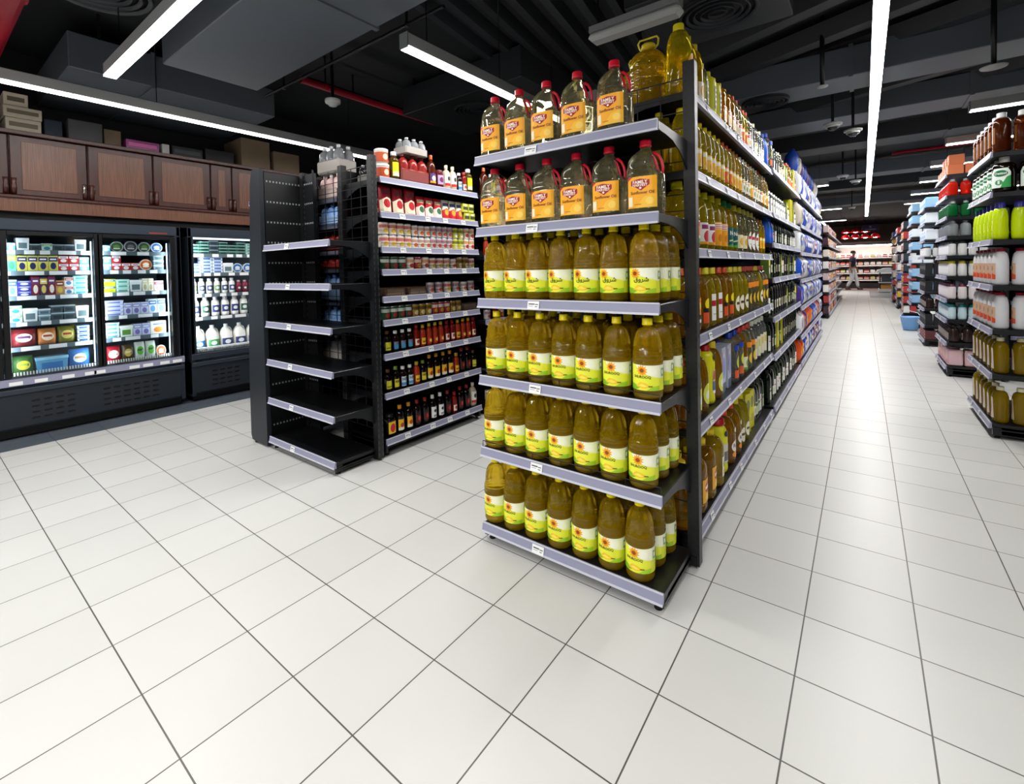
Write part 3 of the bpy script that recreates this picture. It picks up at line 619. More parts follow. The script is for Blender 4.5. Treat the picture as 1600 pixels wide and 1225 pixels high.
tray('t_clear', 'chilled_tray', 'small clear tray with white rim', .075, .1, .04, '#7f98a4', '#dfe6ea', '#4f6670')
tray('t_green', 'dip_tub', 'green-banded tub with white lid', .075, .09, .034, '#2f6f5c', '#dfeeea', '#163c34')
tray('t_dark', 'dip_tub', 'dark grey tub with pale lid', .075, .09, .05, '#46535a', '#9fb0b8', '#2c383e')
tray('t_long', 'chilled_tray', 'long pale-blue tray', .17, .12, .1, '#5a9cc4', '#8fc4de', '#2f6fb0')
tray('t_sq', 'dip_tub', 'square tub with white rim', .085, .09, .09, '#dfe5e8', '#f0f2f2', '#5f7378')
tray('t_sqg', 'dip_tub', 'square tub with green picture', .075, .09, .085, '#dfe8dc', '#eef2ea', '#5a8f3a')
disc('d_green', 'round tub on edge with green lid', .045, '#b8c2bc', '#3c5c38', '#6d8a44')
disc('d_grey', 'round tub on edge with grey lid', .048, '#c2c6c8', '#3c4044', '#777b7c')
disc('d_blue', 'round tub on edge with blue lid', .044, '#dfe6ee', '#2f6fb8', '#dfe6ee')
disc('d_or', 'round tub on edge with orange lid', .045, '#e2d8c4', '#d2652c', '#efe2c0')
bag('g_red', 'red film pack with white oval', .16, .09, .115, '#8f2c30', '#e9e0dc', '#6c3f72')
bag('g_org', 'orange film pack', .12, .09, .11, '#c87a3c', '#efdcc0', '#a83a2a')
bag('g_grn', 'green and red film pack', .12, .09, .115, '#7c7a30', '#d8c86a', '#a8322c')
bag('g_veg', 'green and yellow vegetable bag', .11, .1, .12, '#3f6a34', '#d2c23c', '#8fae4a')
bag('g_bw', 'blue and white film bag', .12, .09, .13, '#3f7cc4', '#e6ecf2', '#c8a05a')
bag('g_br', 'dark brown film bag', .1, .08, .12, '#4a3c28', '#c8a84a', '#ded2b0')
bag('g_wg', 'white and bright green film bag', .09, .08, .13, '#cfd8cc', '#5fae3a', '#3c5c3a')
bag('g_rw', 'red film bag with white print', .13, .09, .12, '#b01c2c', '#f0e2d8', '#e8e4e0')
def milkjug(key, words, c):
    b = MB(); wm = mat('#f0f0ea', .35)
    b.lathe([(.05, 0), (.055, .006), (.055, .105), (.052, .125, -.002), (.04, .15, -.006), (.026, .172, -.004), (.016, .182), (.016, .19)], wm, 18, p=3.)
    h = MB(); h.tube([(.02, 0, .178), (.04, 0, .165), (.052, 0, .135), (.053, 0, .115)], .007, wm, 8)
    W = Wrap(.055, p=3.); W.art([('r', -.05, .05, .02, .085, c), ('e', .0, .055, .026, .018, '#e9eef0'), ('r', -.05, .05, .02, .03, '#dfe6ea')])
    K[key] = Proto('milk_jug', 'jug', words, [('handle', h.mesh('handle'), None), ('cap', capmesh(.186, .205, .019, mat('#e6e8ea', .4), 14), None), ('label', W.mesh('label'), None)], base=b.mesh('milk_jug'), w=.115, d=.11, h=.205)
milkjug('mj_b', 'white milk jug with blue label', '#2f62ae'); milkjug('mj_g', 'white milk jug with green label', '#4f9a5c'); milkjug('mj_n', 'white milk jug with navy label', '#39426e')
def mbot(key, words, h, r, body, cap, c, name='milk_bottle'):
    K[key] = bottle(name, 'bottle', words, h, r, mat(body, .35), cap, [('r', -r, r, h*.2, h*.55, c), ('e', 0, h*.38, r*.55, h*.09, '#e2e6ea')], small=True, rn=r*.5, zs=.58, zn=.82, zc=.86, n=14, waist=((.15, 1), (.3, .96), (.5, .96)))
mbot('mb_w', 'white drinking-yoghurt bottle with navy label', .13, .026, '#eceeec', '#e8eaec', '#2f3f72'); mbot('mb_g', 'white drinking-yoghurt bottle with green label', .13, .026, '#eceeec', '#e2e6e2', '#6f8f5c')
mbot('mb_r', 'dark berry-coloured bottle', .11, .022, '#8a2c44', '#b9a0a8', '#5c1c30'); mbot('mb_big', 'tall white milk bottle with navy band', .19, .034, '#f0f0ee', '#dfe3ea', '#2d3a78')
mbot('mb_bg', 'tall white milk bottle with dark green band', .19, .034, '#e9ece6', '#d8ddd6', '#2f5a48')
# right-hand endcaps
def tb(key, words, h, r, body, cap, art, name='household_bottle', **kw):
    kw.setdefault('small', True); kw.setdefault('n', 16)
    K[key] = bottle(name, 'bottle', words, h, r, body, cap, art, **kw)
tb('r_brown', 'brown disinfectant bottle with white cap', .27, .044, mat('#5a2408', .12, trans=.55, ior=1.3), '#dfe0e2', [('r', -.035, .035, .06, .17, '#7c4a1c'), ('e', 0, .12, .02, .03, '#5c3210')], p=2.8, zs=.7, zn=.86, zc=.87, rn=.022)
tb('r_dett', 'dark antiseptic bottle with green-white label', .24, .057, mat('#120a06', .12), '#eceded', [('p', [(-.05, .03), (.05, .03), (.05, .13), (.035, .16), (-.035, .16), (-.05, .13)], '#e4efe6'), ('p', [(.0, .03), (.05, .03), (.05, .11), (.03, .1), (.01, .06)], '#2f9a4c'), ('e', 0, .125, .036, .022, '#136b3c'), ('t', 'Dettol', 0, .126, .058, '#f2f6f2'), ('e', -.008, .065, .02, .018, '#3f8f58'), ('r', -.014, -.004, .055, .078, '#eef2ee')], p=2.5, zs=.66, zn=.84, zc=.84, rn=.024)
tb('r_neon', 'neon yellow-green bottle with blue cap', .255, .039, mat('#bcd40c', .22), '#34348c', [('r', -.012, .012, .05, .13, '#e0e93c')], p=2.3, zs=.5, zn=.84, zc=.76, rn=.022, rc=.027, waist=((.2, 1.04), (.35, .98)))
tb('r_white', 'white bottle with red cap, orange label', .25, .041, mat('#d3d4d8', .3), '#8c1526', [('r', -.036, .036, .04, .15, '#cfa98c'), ('p', [(-.036, .04), (.036, .04), (.036, .07), (0, .085), (-.036, .065)], '#d4502c'), ('e', 0, .115, .02, .02, '#a9805c')], p=2.3, zs=.56, zn=.9, zc=.92, rn=.022, rc=.026)
tb('r_olive', 'olive-yellow bottle with clear cap', .245, .042, mat('#a5860c', .1, trans=.55, ior=1.3), '#d8d2b0', [('p', [(-.03, .03), (.03, .03), (.022, .17), (-.022, .17)], '#d9cbb8'), ('e', 0, .1, .014, .04, '#b98a90')], p=2.5, zs=.66, zn=.88, zc=.9, rn=.016, rc=.020)
tb('r_red', 'clear red bottle with grey cap', .17, .042, mat('#e02412', .08, trans=.4, ior=1.3), '#b9babd', [], zs=.62, zn=.85, zc=.86, rn=.018)
tb('r_green', 'clear green bottle with grey cap', .16, .042, mat('#0f6a34', .08, trans=.4, ior=1.3), '#b9babd', [], zs=.62, zn=.85, zc=.86, rn=.018)
tb('r_clear', 'clear colourless bottle with grey cap', .16, .042, mat('#b8bec2', .06, trans=.6, ior=1.25), '#b9babd', [], zs=.62, zn=.85, zc=.86, rn=.018)
tb('r_wdark', 'white bottle with dark cap', .15, .034, mat('#d4d5d6', .35), '#2a3430', [('r', -.024, .024, .02, .1, '#f2f2f2'), ('r', -.006, .006, .02, .1, '#3a3a3e')], zs=.78, zn=.84, zc=.82, rn=.026)
tb('r_wyel', 'white bottle with yellow cap', .16, .034, mat('#dcdcda', .35), '#cfc02c', [('r', -.02, .02, .03, .1, '#f2f2f2')], zs=.7, zn=.82, zc=.8, rn=.026)
tb('r_wpink', 'white bottle with plum cap', .16, .034, mat('#e2d9dc', .35), '#6c3448', [('r', -.02, .02, .03, .1, '#f2ecee')], zs=.7, zn=.82, zc=.8, rn=.026)
tb('r_wteal', 'pale blue bottle with teal cap', .16, .034, mat('#c3dde6', .35), '#1f8f8f', [('r', -.02, .02, .03, .1, '#e2f0f4')], zs=.7, zn=.82, zc=.8, rn=.026)
tb('r_dark', 'dark brown bottle with grey label', .18, .048, mat('#2b1f1c', .15), '#3a302c', [('r', -.03, .03, .03, .1, '#8f8580')], zs=.6, zn=.86, zc=.86, rn=.018)
boxp('r_obox', 'orange_carton', 'box', 'orange printed carton', .13, .12, .1, '#dc7a4c', [('r', -.035, .035, .045, .075, '#f0e6dc'), ('r', -.03, .03, .05, .07, '#7c5a4c')])
boxp('r_pbox', 'pink_pack', 'pack', 'pale pink wrapped pack', .16, .12, .17, '#d9b3b8', [('e', 0, .09, .03, .03, '#e2a82c'), ('r', -.07, .07, .02, .06, '#c9808c')], bev=.012)
boxp('r_bpack', 'blue_pack', 'pack', 'light blue wrapped pack', .18, .14, .15, '#8fbbe0', [('r', -.07, .07, .08, .12, '#dfeaf2'), ('e', 0, .05, .04, .025, '#4f8fd0')], bev=.012)
boxp('r_wpack', 'white_pack', 'pack', 'white and blue wrapped pack', .18, .14, .15, '#dbe3ec', [('r', -.07, .07, .03, .07, '#7fb0e0'), ('e', 0, .11, .04, .02, '#9fb4d8')], bev=.012)
boxp('r_box2', 'striped_carton', 'box', 'dark carton with red stripes', .16, .12, .13, '#5c3034', [('r', -.07, .07, .02+.04*i, .04+.04*i, '#cf5a62') for i in range(3)])
boxp('r_blackbox', 'black_carton', 'box', 'black boxed bottle', .08, .08, .16, '#1b1c20', [('r', -.03, .03, .08, .13, '#77767c')])
for i, (a, b_, c, n_) in enumerate([('#c9b3b4', '#8a2f3a', '#e9e2dc', 'pinkish'), ('#b03a3a', '#efe6dc', '#e2b24a', 'red'), ('#3f5fae', '#e2e6ee', '#d85a3a', 'blue'), ('#d9cfc0', '#7c5a44', '#c9883a', 'beige'), ('#4a2f3c', '#c9a0a8', '#b04a5c', 'plum'), ('#d0a62c', '#7a3a1c', '#efe6c0', 'mustard'), ('#e6e4e2', '#c04a50', '#5f6f9c', 'white'), ('#2c3a44', '#9fb0b8', '#d85f3a', 'slate')]):
    boxp('x%d' % i, 'grocery_packet', 'packet', n_ + ' grocery packet', .15, .1, .16, a, fl(.15, .16, b_, c, '#efefe8'), bev=.006)
# ------------------------------------------------------------------ shelving
class Unit:
    """a run of shelving; local x along the front, local y into the depth, front at y=0"""
    def __init__(s, name, label, cat, o, rz, W, D, levels, H, back='panel', bays=1, fence=(), tags=None, upright=.045, sides=True, cut=None, base=True, perf=None, group=None):
        s.o, s.rz, s.W, s.D, s.levels = o, rz, W, D, levels
        r = s.root = thing(name, label, cat, (o[0], o[1], 0), rz, group)
        for x in (0, W):
            b = MB(); q = .030 if x else -.030
            b.box(min(x-q*.5, x+q), max(x-q*.5, x+q), D, D+.004, .012, H, UPR); b.box(min(x-q*.5, x+q)+.001, max(x-q*.5, x+q)-.001, D+.004, D+upright, .012, H-.001, UPRY); b.box(x-.02, x+.02, D-.006, D, .012, .05, BLACK)
            link('upright', b.mesh('upright'), r)
        if back == 'panel':
            b = MB(); b.box(.02, W-.02, D+.012, D+.026, .06, H-.03, perf or BLACK); link('back_panel', b.mesh('back_panel'), r)
        elif back == 'mesh':
            b = MB(); x0 = cut or .02
            n = int((H-.25)/.066)
            for i in range(n+1): b.box(x0, W-.01, D+.018, D+.022, H-.06-i*.066, H-.056-i*.066, BLACK)
            k = max(2, int((W-x0)/.098))
            for i in range(k+1): x = x0+(W-.012-x0)*i/k; b.box(x-.002, x+.002, D+.0225, D+.0262, H-.06-n*.066, H-.054, BLACK)
            link('wire_mesh', b.mesh('wire_mesh'), r)
            if cut:
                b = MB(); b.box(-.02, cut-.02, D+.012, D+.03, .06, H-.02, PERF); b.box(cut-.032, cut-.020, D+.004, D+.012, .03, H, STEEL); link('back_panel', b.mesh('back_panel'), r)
        if base:
            b = MB(); z = levels[-1]
            b.box(0.004, W-.004, .05, D, .03, z-.024, BLACK)
            for x in (0.004, W-.022): b.box(x, x+.018, 0.006, D, .02, z-.024, STEEL); b.box(x-.003, x+.021, .01, D-.01, z-.044, z-.036, PLATE)
            link('base', b.mesh('base'), r)
            for x in (.03, W-.03):
                f = MB(); f.lathe([(.014, 0), (.016, .004), (.009, .012), (.007, .032)], RUBBER, 10, cx=x, cy=.03); link('foot', f.mesh('foot'), r)
        for li, z in enumerate(levels):
            b = MB(); b.box(.002, W-.002, .004, D, z-.022, z, PLATE, .002)
            sh = link('shelf', b.mesh('shelf'), r)
            for q in range(bays):
                x0, x1 = W*q/bays+.001, W*(q+1)/bays-.001-(.006 if bays > 1 else 0)
                b = MB(); b.prism([(-.004, z+.004), (.0035, z+.004), (.0035, z-.034), (-.012, z-.034)], 0, x0, x1, RAIL)
                b.prism([(-.0055, z+.006), (-.0035, z+.006), (-.0045, z+.001), (-.0065, z+.001)], 0, x0, x1, RAILLIP)
                b.prism([(-.0135, z-.029), (-.011, z-.029), (-.0125, z-.0365), (-.015, z-.0365)], 0, x0, x1, RAILLIP)
                link('price_rail', recalc(b.mesh('price_rail')), sh)
            for tx in (tags(li) if tags else [W*.37]):
                b = MB(); h = .033; wd = .056 if W < .9 and bays == 1 and not tags else .05
                y0 = lambda zz: -.0075-(z-zz)*.21
                b.prism([(y0(z-.001), z-.001), (y0(z-.001)-.0015, z-.001), (y0(z-.034)-.0015, z-.034), (y0(z-.034), z-.034)], 0, tx-wd/2, tx+wd/2, TAG)
                for (a, c, t0, t1, mm) in ((-.4, .12, .010, .014, INK), (-.4, .0, .019, .021, GREY), (.16, .42, .012, .015, INK), (.16, .36, .021, .0235, INK)):
                    b.prism([(y0(z-t0)-.0016, z-t0), (y0(z-t0)-.002, z-t0), (y0(z-t1)-.002, z-t1), (y0(z-t1)-.0016, z-t1)], 0, tx+a*wd, tx+c*wd, mm)
                link('price_tag', recalc(b.mesh('price_tag')), sh)
            if sides and li < len(levels)-1:
                for x in (0.0, W-.004):
                    b = MB(); P = [(.004, z-.002), (.004, z-.03)]
                    P += [(D*(.25+.75*t), z-.032-.085*t**2.2) for t in (0, .3, .6, .85, 1)] + [(D, z-.002)]
                    b.prism(P, 0, x, x+.004, STEEL); link('bracket', recalc(b.mesh('bracket')), sh)
            if li in fence:
                b = MB(); y = .0025
                b.tube([(.006, y, z+.002), (.006, y, z+.03), (W-.006, y, z+.03), (W-.006, y, z+.002)], .0018, BLACK, 5)
                for i in range(1, 6): b.tube([(W*i/6, y, z), (W*i/6, y, z+.03)], .0015, BLACK, 4)
                link('wire_fence', b.mesh('wire_fence'), sh)
    def at(s, x, y, z):
        c, d = math.cos(s.rz), math.sin(s.rz)
        return (s.o[0]+c*x-d*y, s.o[1]+d*x+c*y, z)
    def put(s, key, x, y, li, where, group=None, turn=0., dz=0., sc=1.):
        p = key if isinstance(key, Proto) else K[key]
        if li and sc == 1.:
            room = s.levels[li-1]-.026-s.levels[li]-dz
            if p.h > room: sc = room/p.h
        return place(p, s.at(x, y, s.levels[li]+.0012+dz), s.rz+turn, where, group, sc)
SN = {6: ['top', 'second', 'third', 'fourth', 'fifth', 'bottom']}
def shelfname(n, i): return 'top shelf' if i == 0 else 'bottom shelf' if i == n-1 else ORD[i] + ' shelf'
# ================= the oil endcap
EC = Unit('endcap_shelving', 'black steel endcap of six shelves stocked with sunflower oil', 'shelving', (0., 1.21), 0, .815, .335, [1.72, 1.405, 1.09, .745, .42, .076], 2.03, back='mesh', fence=(3, 4))
SH_AR, SH_EN = shur(True), shur(False)
JUG, JUGB = jug(True), jug(False)
ROWN = ['front row', 'middle row', 'back row']
for li, xs in ((2, [.055, .168, .282, .396, .510, .624, .741]), (3, [.058, .172, .286, .400, .514, .628, .745]), (4, [.040, .153, .267, .382, .497, .612, .728]), (5, [.030, .142, .255, .368, .482, .596, .711])):
    for ry in range(3):
        for i, x in enumerate(xs):
            EC.put(SH_AR if li == 2 else SH_EN, x+RND.uniform(-.002, .002)+.003*ry, .0585+ry*.1085, li, '%s, %s, %s, oil endcap' % (nfrom(6-i, 'aisle post'), ROWN[ry], shelfname(6, li)), 'sunflower oil bottles on the endcap', RND.uniform(-.06, .06))
for li, xs in ((0, [.070, .202, .338, .480, .634]), (1, [.060, .197, .334, .471, .609, .748])):
    n = len(xs)
    for i, x in enumerate(xs): EC.put(JUG, x, .062, li, 'first from aisle post, %s, oil endcap' % shelfname(6, li) if i == n-1 else '%s from aisle post, %s, oil endcap' % (nth(n-1-i), shelfname(6, li)), 'handled oil jugs on the endcap', RND.uniform(-.05, .05))
for i, x in enumerate([.13, .27, .405, .54, .685]): EC.put(JUGB, x, .19, 1, 'behind front jugs, %s from aisle post, second endcap shelf' % nth(4-i), 'yellow-capped jugs on the endcap', sc=.97)
for i, x in enumerate([.15, .43]): EC.put(JUGB, x, .19, 0, 'behind front jugs, %s from aisle post, top endcap shelf' % nth(1-i), 'yellow-capped jugs on the endcap', sc=.9)
# ================= the long oil gondola behind it
def fillrow(u, li, seq, step, y0, group, name, depth=2, dy=.11, x0=.06, jit=.006, xs=None, end='post'):
    n = len(u.levels)
    for d in range(depth):
        for i, k in enumerate(seq):
            if not k: continue
            x = xs[i] if xs else x0+i*step
            u.put(k, x+RND.uniform(-jit, jit), y0+d*dy, li, '%s, %s%s, %s' % (nfrom(i, end), 'row two, ' if d == 1 else 'row three, ' if d == 2 else '', shelfname(n, li), name), group, RND.uniform(-.1, .1))
G1 = Unit('gondola_shelving', 'long black gondola bay full of cooking oil facing the aisle', 'shelving', (.81, 1.605), PI/2, 2.13, .40, [1.935, 1.615, 1.29, .92, .535, .10], 2.03, bays=2, sides=True, back='panel', tags=lambda i: [.25, .62, .9, 1.35, 1.7, 2.0])
nm = 'oil bay'
fillrow(G1, 0, ['tall_y', 'oil_tall', 'oil_tall', 'blacklab', 'neon', 'neon', 'oil_grid', 'oil_grid', 'oil_grid', 'oil_red', 'oil_red', 'sun_o', 'sun_o', 'oil_red', 'sq_clear', 'sq_clear', 'sun_w', 'sq_clear', 'sq_clear', 'sun_w', 'vin_blue'], .1, .06, 'bottles on the top oil shelf', nm, xs=[.065, .19, .29, .4, .52, .63, .75, .86, .97, 1.07, 1.17, 1.27, 1.36, 1.46, 1.55, 1.64, 1.73, 1.82, 1.90, 1.98, 2.07], depth=1)
fillrow(G1, 1, ['sun_y']*4+['sun_y', 'sun_y', 'sun_y', 'sun_y', 'sun_o', 'sun_o', 'sun_g', 'sun_g', 'sun_g', 'sun_w', 'sun_w', 'sun_w', 'sun_g', 'sun_w', 'sun_w', 'sun_w', 'oil_red', 'sun_g', 'sun_w', 'sun_g'], .09, .055, 'slim oil bottles on the second shelf', nm, depth=2, dy=.09)
fillrow(G1, 2, ['m_green', 'm_green', 'm_white', 'm_white', 'm_stripe', 'm_stripe', 'm_noor', 'm_noor', 'm_handle', 'm_handle', 'm_shield', 'm_shield', 'm_shield', 'sun_w', 'sun_g', 'sun_g'], .135, .075, 'oil bottles on the third shelf', nm, depth=2, dy=.125, x0=.07)
fillrow(G1, 3, ['c_orange', 'c_orange', 'c_plate', 'c_yellow', 'c_yellow', 'c_plate', 'c_plate', 'c_grip', 'c_grip', 'c_grip', 'c_twin', 'c_twin', 'c_twin', 'c_grip', 'c_twin', 'c_twin'], .135, .075, 'oil bottles on the fourth shelf', nm, depth=2, dy=.125, x0=.07)
fillrow(G1, 4, ['amber_red', 'amber_y', 'amber_y', 'lemon_red', 'amber_y', 'carton', 'carton', 'wrap_blue', 'wrap_blue', 'amber_red', 'c_twin', 'c_twin', 'clear_y', 'clear_y', 'clear_y', 'clear_y'], .135, .075, 'bottles on the fifth oil shelf', nm, depth=2, dy=.125, x0=.06)
B5R, B5B = big5(OILD), big5(OIL, False)
for d in range(2):
    for i, (k, x) in enumerate([(B5B, .07), (B5R, .235), (B5R, .40), (B5B, .565), ('lemon_jug', .73), ('rusk', .89), ('rusk', 1.05), ('c_grip', 1.2), ('c_grip', 1.34), ('tin_y', 1.47), ('tin_y', 1.6), ('ol_black', 1.72), ('ol_green', 1.81), ('ol_green', 1.90), ('ol_white', 1.98), ('ol_green', 2.06)]):
        G1.put(k, x, .085+d*.17, 5, '%s%s, %s, oil bay' % (nfrom(i, 'post'), ', row two' if d else '', shelfname(6, 5)), 'large oil bottles on the bottom shelf', RND.uniform(-.2, .2))
for i, (x, y) in enumerate([(.095, .2), (.26, .31)]): G1.put(B5B, x, y, 0, ('beside the aisle post' if i == 0 else 'behind the handled jugs')+', oil gondola top', 'five-litre bottles on top', PI/2)
nm = 'olive bay'
G2 = Unit('gondola_shelving', 'second gondola bay with dark green olive oil bottles', 'shelving', (.81, 3.815), PI/2, 1.965, .40, [1.965, 1.62, 1.385, 1.11, .80, .5, .10], 2.05, bays=2, tags=lambda i: [.3, .8, 1.4])
oo = ['ol_green', 'ol_black', 'ol_white', 'ol_green', 'ol_green', 'ol_black', 'ol_white', 'tin_g', 'tin_y', 'ol_green', 'ol_black']
SEQ = {0: ['wrap_blue', 'sq_clear', 'sq_clear', 'sq_clear', 'sq_clear', 'sun_w', 'sun_w', 'tin_g', 'tin_g', 'sun_o', 'sun_o', 'sun_o', 'tin_y', 'sun_o'], 1: ['vin_w']*8+['tin_g', 'vin_w', 'tin_y', 'tin_y', 'tin_g', 'vin_w'], 2: ['vin_blue', 'vin_blue', 'ol_green', 'ol_white', 'ol_green', 'ol_green', 'ol_white', 'ol_green', 'ol_white', 'ol_green', 'ol_green', 'ol_white', 'ol_white', 'ol_white']}
for li in range(7):
    sq = SEQ.get(li) or [RND.choice(oo) for _ in range(14)]
    fillrow(G2, li, sq, .14, .064, 'bottles in the olive oil bay', nm, depth=1, x0=.075, jit=.012)
G3 = Unit('gondola_shelving', 'third gondola bay stacked with bulging rice bags', 'shelving', (.81, 5.86), PI/2, 3.4, .40, [2.0, 1.66, 1.35, 1.04, .73, .40, .10], 2.06, bays=3, tags=lambda i: [.4, 1.2, 2.2])
for li in range(7):
    sq = [RND.choice(['bag_blue', 'bag_white', 'bag_blue', 'bag_white', 'bag_beige', 'bag_purple']+(['bag_orange']*3 if li > 4 else [])) for _ in range(17)]
    fillrow(G3, li, sq, .195, .06, 'bags in the rice bay', 'rice bay', depth=1, x0=.11, jit=.006)
for i in range(10): G3.put(RND.choice(['bag_beige', 'bag_purple', 'bag_blue', 'bag_white']), .2+i*.31, .1, 0, 'on the upper layer, %s, rice bay' % nfrom(i, 'near post'), 'bags heaped on the rice bay', .3, .272)
G4 = Unit('gondola_shelving', 'far gondola bay with a black end frame and small packets', 'shelving', (.77, 12.25), PI/2, 8., .40, [1.9, 1.62, 1.36, 1.10, .84, .58, .34, .10], 2.0, bays=4, tags=lambda i: [.5, 1.5, 3, 5])
for li in range(8):
    fillrow(G4, li, ['x%d' % RND.choice([0, 0, 1, 3, 4, 6, 5]) for _ in range(16)], .25, .06, 'packets in the far bay', 'far packet bay', depth=1, x0=.12, jit=.03)
# ================= the sauce gondola on the other side of the walkway
LE = Unit('endcap_shelving', 'empty black endcap shelving with bare price rails', 'shelving', (-1.93, 1.19), 0, .80, .29, [1.42, 1.155, .89, .625, .355, .08], 1.975, back='mesh', cut=.17, tags=lambda i: [.32])
b = MB()
b.prism([(-2.17, .02), (-2.12, .012), (-1.945, .012), (-1.945, 1.965), (-2.06, 1.965), (-2.085, 1.86), (-2.11, 1.5), (-2.16, 1.0), (-2.185, .5), (-2.185, .05)], 1, 1.175, 1.205, mat('#22262c', .42))
so = (-2.06, 1.19, 0)
sp_ = thing('gondola_shelving', 'black tapered side panel of shelving that faces the chillers', 'shelving', so)
link('side_panel', b.mesh('side_panel', so), sp_)
b = MB()
for z in (1.76, 1.4, 1.1, .8, .5, .2): b.box(-2.20, -2.0, 1.22, 3.6, z-.02, z, PLATE)
b.box(-1.99, -1.965, 1.22, 3.6, .02, 1.95, slot_mat('perforated_back_lit_holes', '#0c0e11', '#9aa1a7', .024, .145, .005, .006, 1))  # dots coloured pale for chiller light coming through the perforations
link('shelf', b.mesh('shelf', so), sp_)
b = MB(); b.prism([(-2.205, 1.765), (-2.20, 1.765), (-2.20, 1.73), (-2.213, 1.73)], 1, 1.22, 3.6, RAIL); link('price_rail', b.mesh('price_rail', so), sp_)
b = MB(); b.lathe([(.014, 0), (.012, .014)], RUBBER, 8, cx=-2.13, cy=1.19); link('foot', b.mesh('foot', so), sp_)
LG = Unit('gondola_shelving', 'black gondola bay of nine shelves packed with sauces and tins', 'shelving', (-1.12, 1.56), PI/2, .985, .38, [1.845, 1.615, 1.385, 1.235, 1.055, .90, .675, .415, .11], 1.975, back='panel', tags=lambda i: ([.18, .42, .6, .8] if i else []), fence=(2, 3, 4))
nm = 'sauce bay'; N9 = 9
def frow(u, li, seq, y0, group, name, tot, dz=0, lay=''):
    ws = [K[k].w*1.04 for k in seq]; gap = (tot-sum(ws))/len(ws); x = .03; n = len(u.levels)
    for i, k in enumerate(seq):
        u.put(k, x+(ws[i]+gap)/2, y0+K[k].d/2, li, '%s, %s%s, %s' % (nfrom(i, 'post'), lay, shelfname(n, li), name), group, RND.uniform(-.05, .05), dz)
        x += ws[i]+gap
T = .95
frow(LG, 0, ['tub_org', 's_yellab', 'pk_red', 's_bbq', 's_jar', 's_white', 's_white', 's_hp', 's_red', 's_yellab'], .02, 'sauces on top of the sauce gondola', nm, T)
LG.put('tub_org', .075, .068, 0, 'stacked on another tub, top shelf, sauce bay', None, 0, .101)
LG.put('pk_clear', .36, .09, 0, 'stacked on the red pack, top shelf, sauce bay', None, 0, .202, (.8, .8, .6))
frow(LG, 1, ['po_ketch', 'po_ketch', 'po_ketch', 'po_red', 'po_red', 'po_red', 'po_white', 'po_white', 'po_white', 'bx_yel', 'bx_yel'], .02, 'pouches on the second sauce shelf', nm, T)
frow(LG, 1, ['po_ketch', 'po_ketch', 'po_ketch', 'po_red', 'po_red', 'po_white', 'po_white', 'po_white'], .11, 'pouches on the second sauce shelf', nm, T*.73, 0, 'row two, ')
for i in (0, 1): LG.put('bx_yel', .862+.069*i, .041, 1, 'stacked on another packet, %s, second shelf, sauce bay' % nfrom(1-i, 'far end'), None, 0, .0712)
for lay in (0, 1): frow(LG, 2, ['can_tom']*4+['can_white']*3+['can_pink']*4+['can_yel']*2+['can_org']*2, .02, 'stacked tins on the third sauce shelf', nm, T, lay*.0862, 'upper layer, ' if lay else '')
frow(LG, 3, ['can_green']*3+['can_org', 'can_red', 'can_org', 'can_tom', 'can_tom', 'can_tom', 'can_white', 'can_gold', 'can_gold', 'can_tom'], .02, 'tins on the fourth sauce shelf', nm, T)
frow(LG, 4, ['bx_tray', 'bx_tray', 'can_pink', 'can_pink', 'can_tom', 'can_pink', 'can_white', 'can_pink'], .02, 'trays and tins on the fifth sauce shelf', nm, T)
frow(LG, 5, ['can_green']*4+['can_gold']*3+['can_red']*3+['can_gold', 'can_gold', 'bx_tray'], .02, 'jars on the sixth sauce shelf', nm, T)
frow(LG, 6, ['s_yel', 's_blue', 's_blue', 's_blue', 's_red', 's_redw', 's_redy', 's_redy', 's_redy', 's_red', 's_red', 's_redw', 's_redy', 's_redy', 's_red'], .02, 'chilli sauces on the seventh sauce shelf', nm, T)
frow(LG, 7, ['s_yel', 's_olive', 's_hp', 's_hp', 's_redw', 's_olive', 's_soy', 's_soy', 's_soy', 's_soy', 's_redw', 's_soyr', 's_soyr', 's_yel'], .02, 'brown sauces on the eighth sauce shelf', nm, T)
frow(LG, 8, ['s_big', 's_soy', 's_soy', 's_soyr', 's_soyr', 's_panda', 's_panda', 's_soyr', 's_red', 's_soyr', 's_soyr', 's_white'], .02, 'soy sauces on the bottom sauce shelf', nm, T)
LG2 = Unit('gondola_shelving', 'next gondola bay along, beyond the sauce bay', 'shelving', (-1.12, 2.625), PI/2, 1.9, .38, [1.85, 1.60, 1.34, 1.16, .98, .80, .60, .40, .11], 1.975, back='panel', tags=lambda i: [.1, .3, .6, .9])
for li in range(9):
    frow(LG2, li, [RND.choice(['can_pink', 'can_tom', 'can_white', 'can_red', 's_soyr', 's_red', 's_redw', 's_panda'] if li else ['s_white', 's_jar', 's_bbq', 's_yellab']) for _ in range(12)], .02, 'goods in the bay beyond the sauce bay', 'bay past sauces', 1.2)
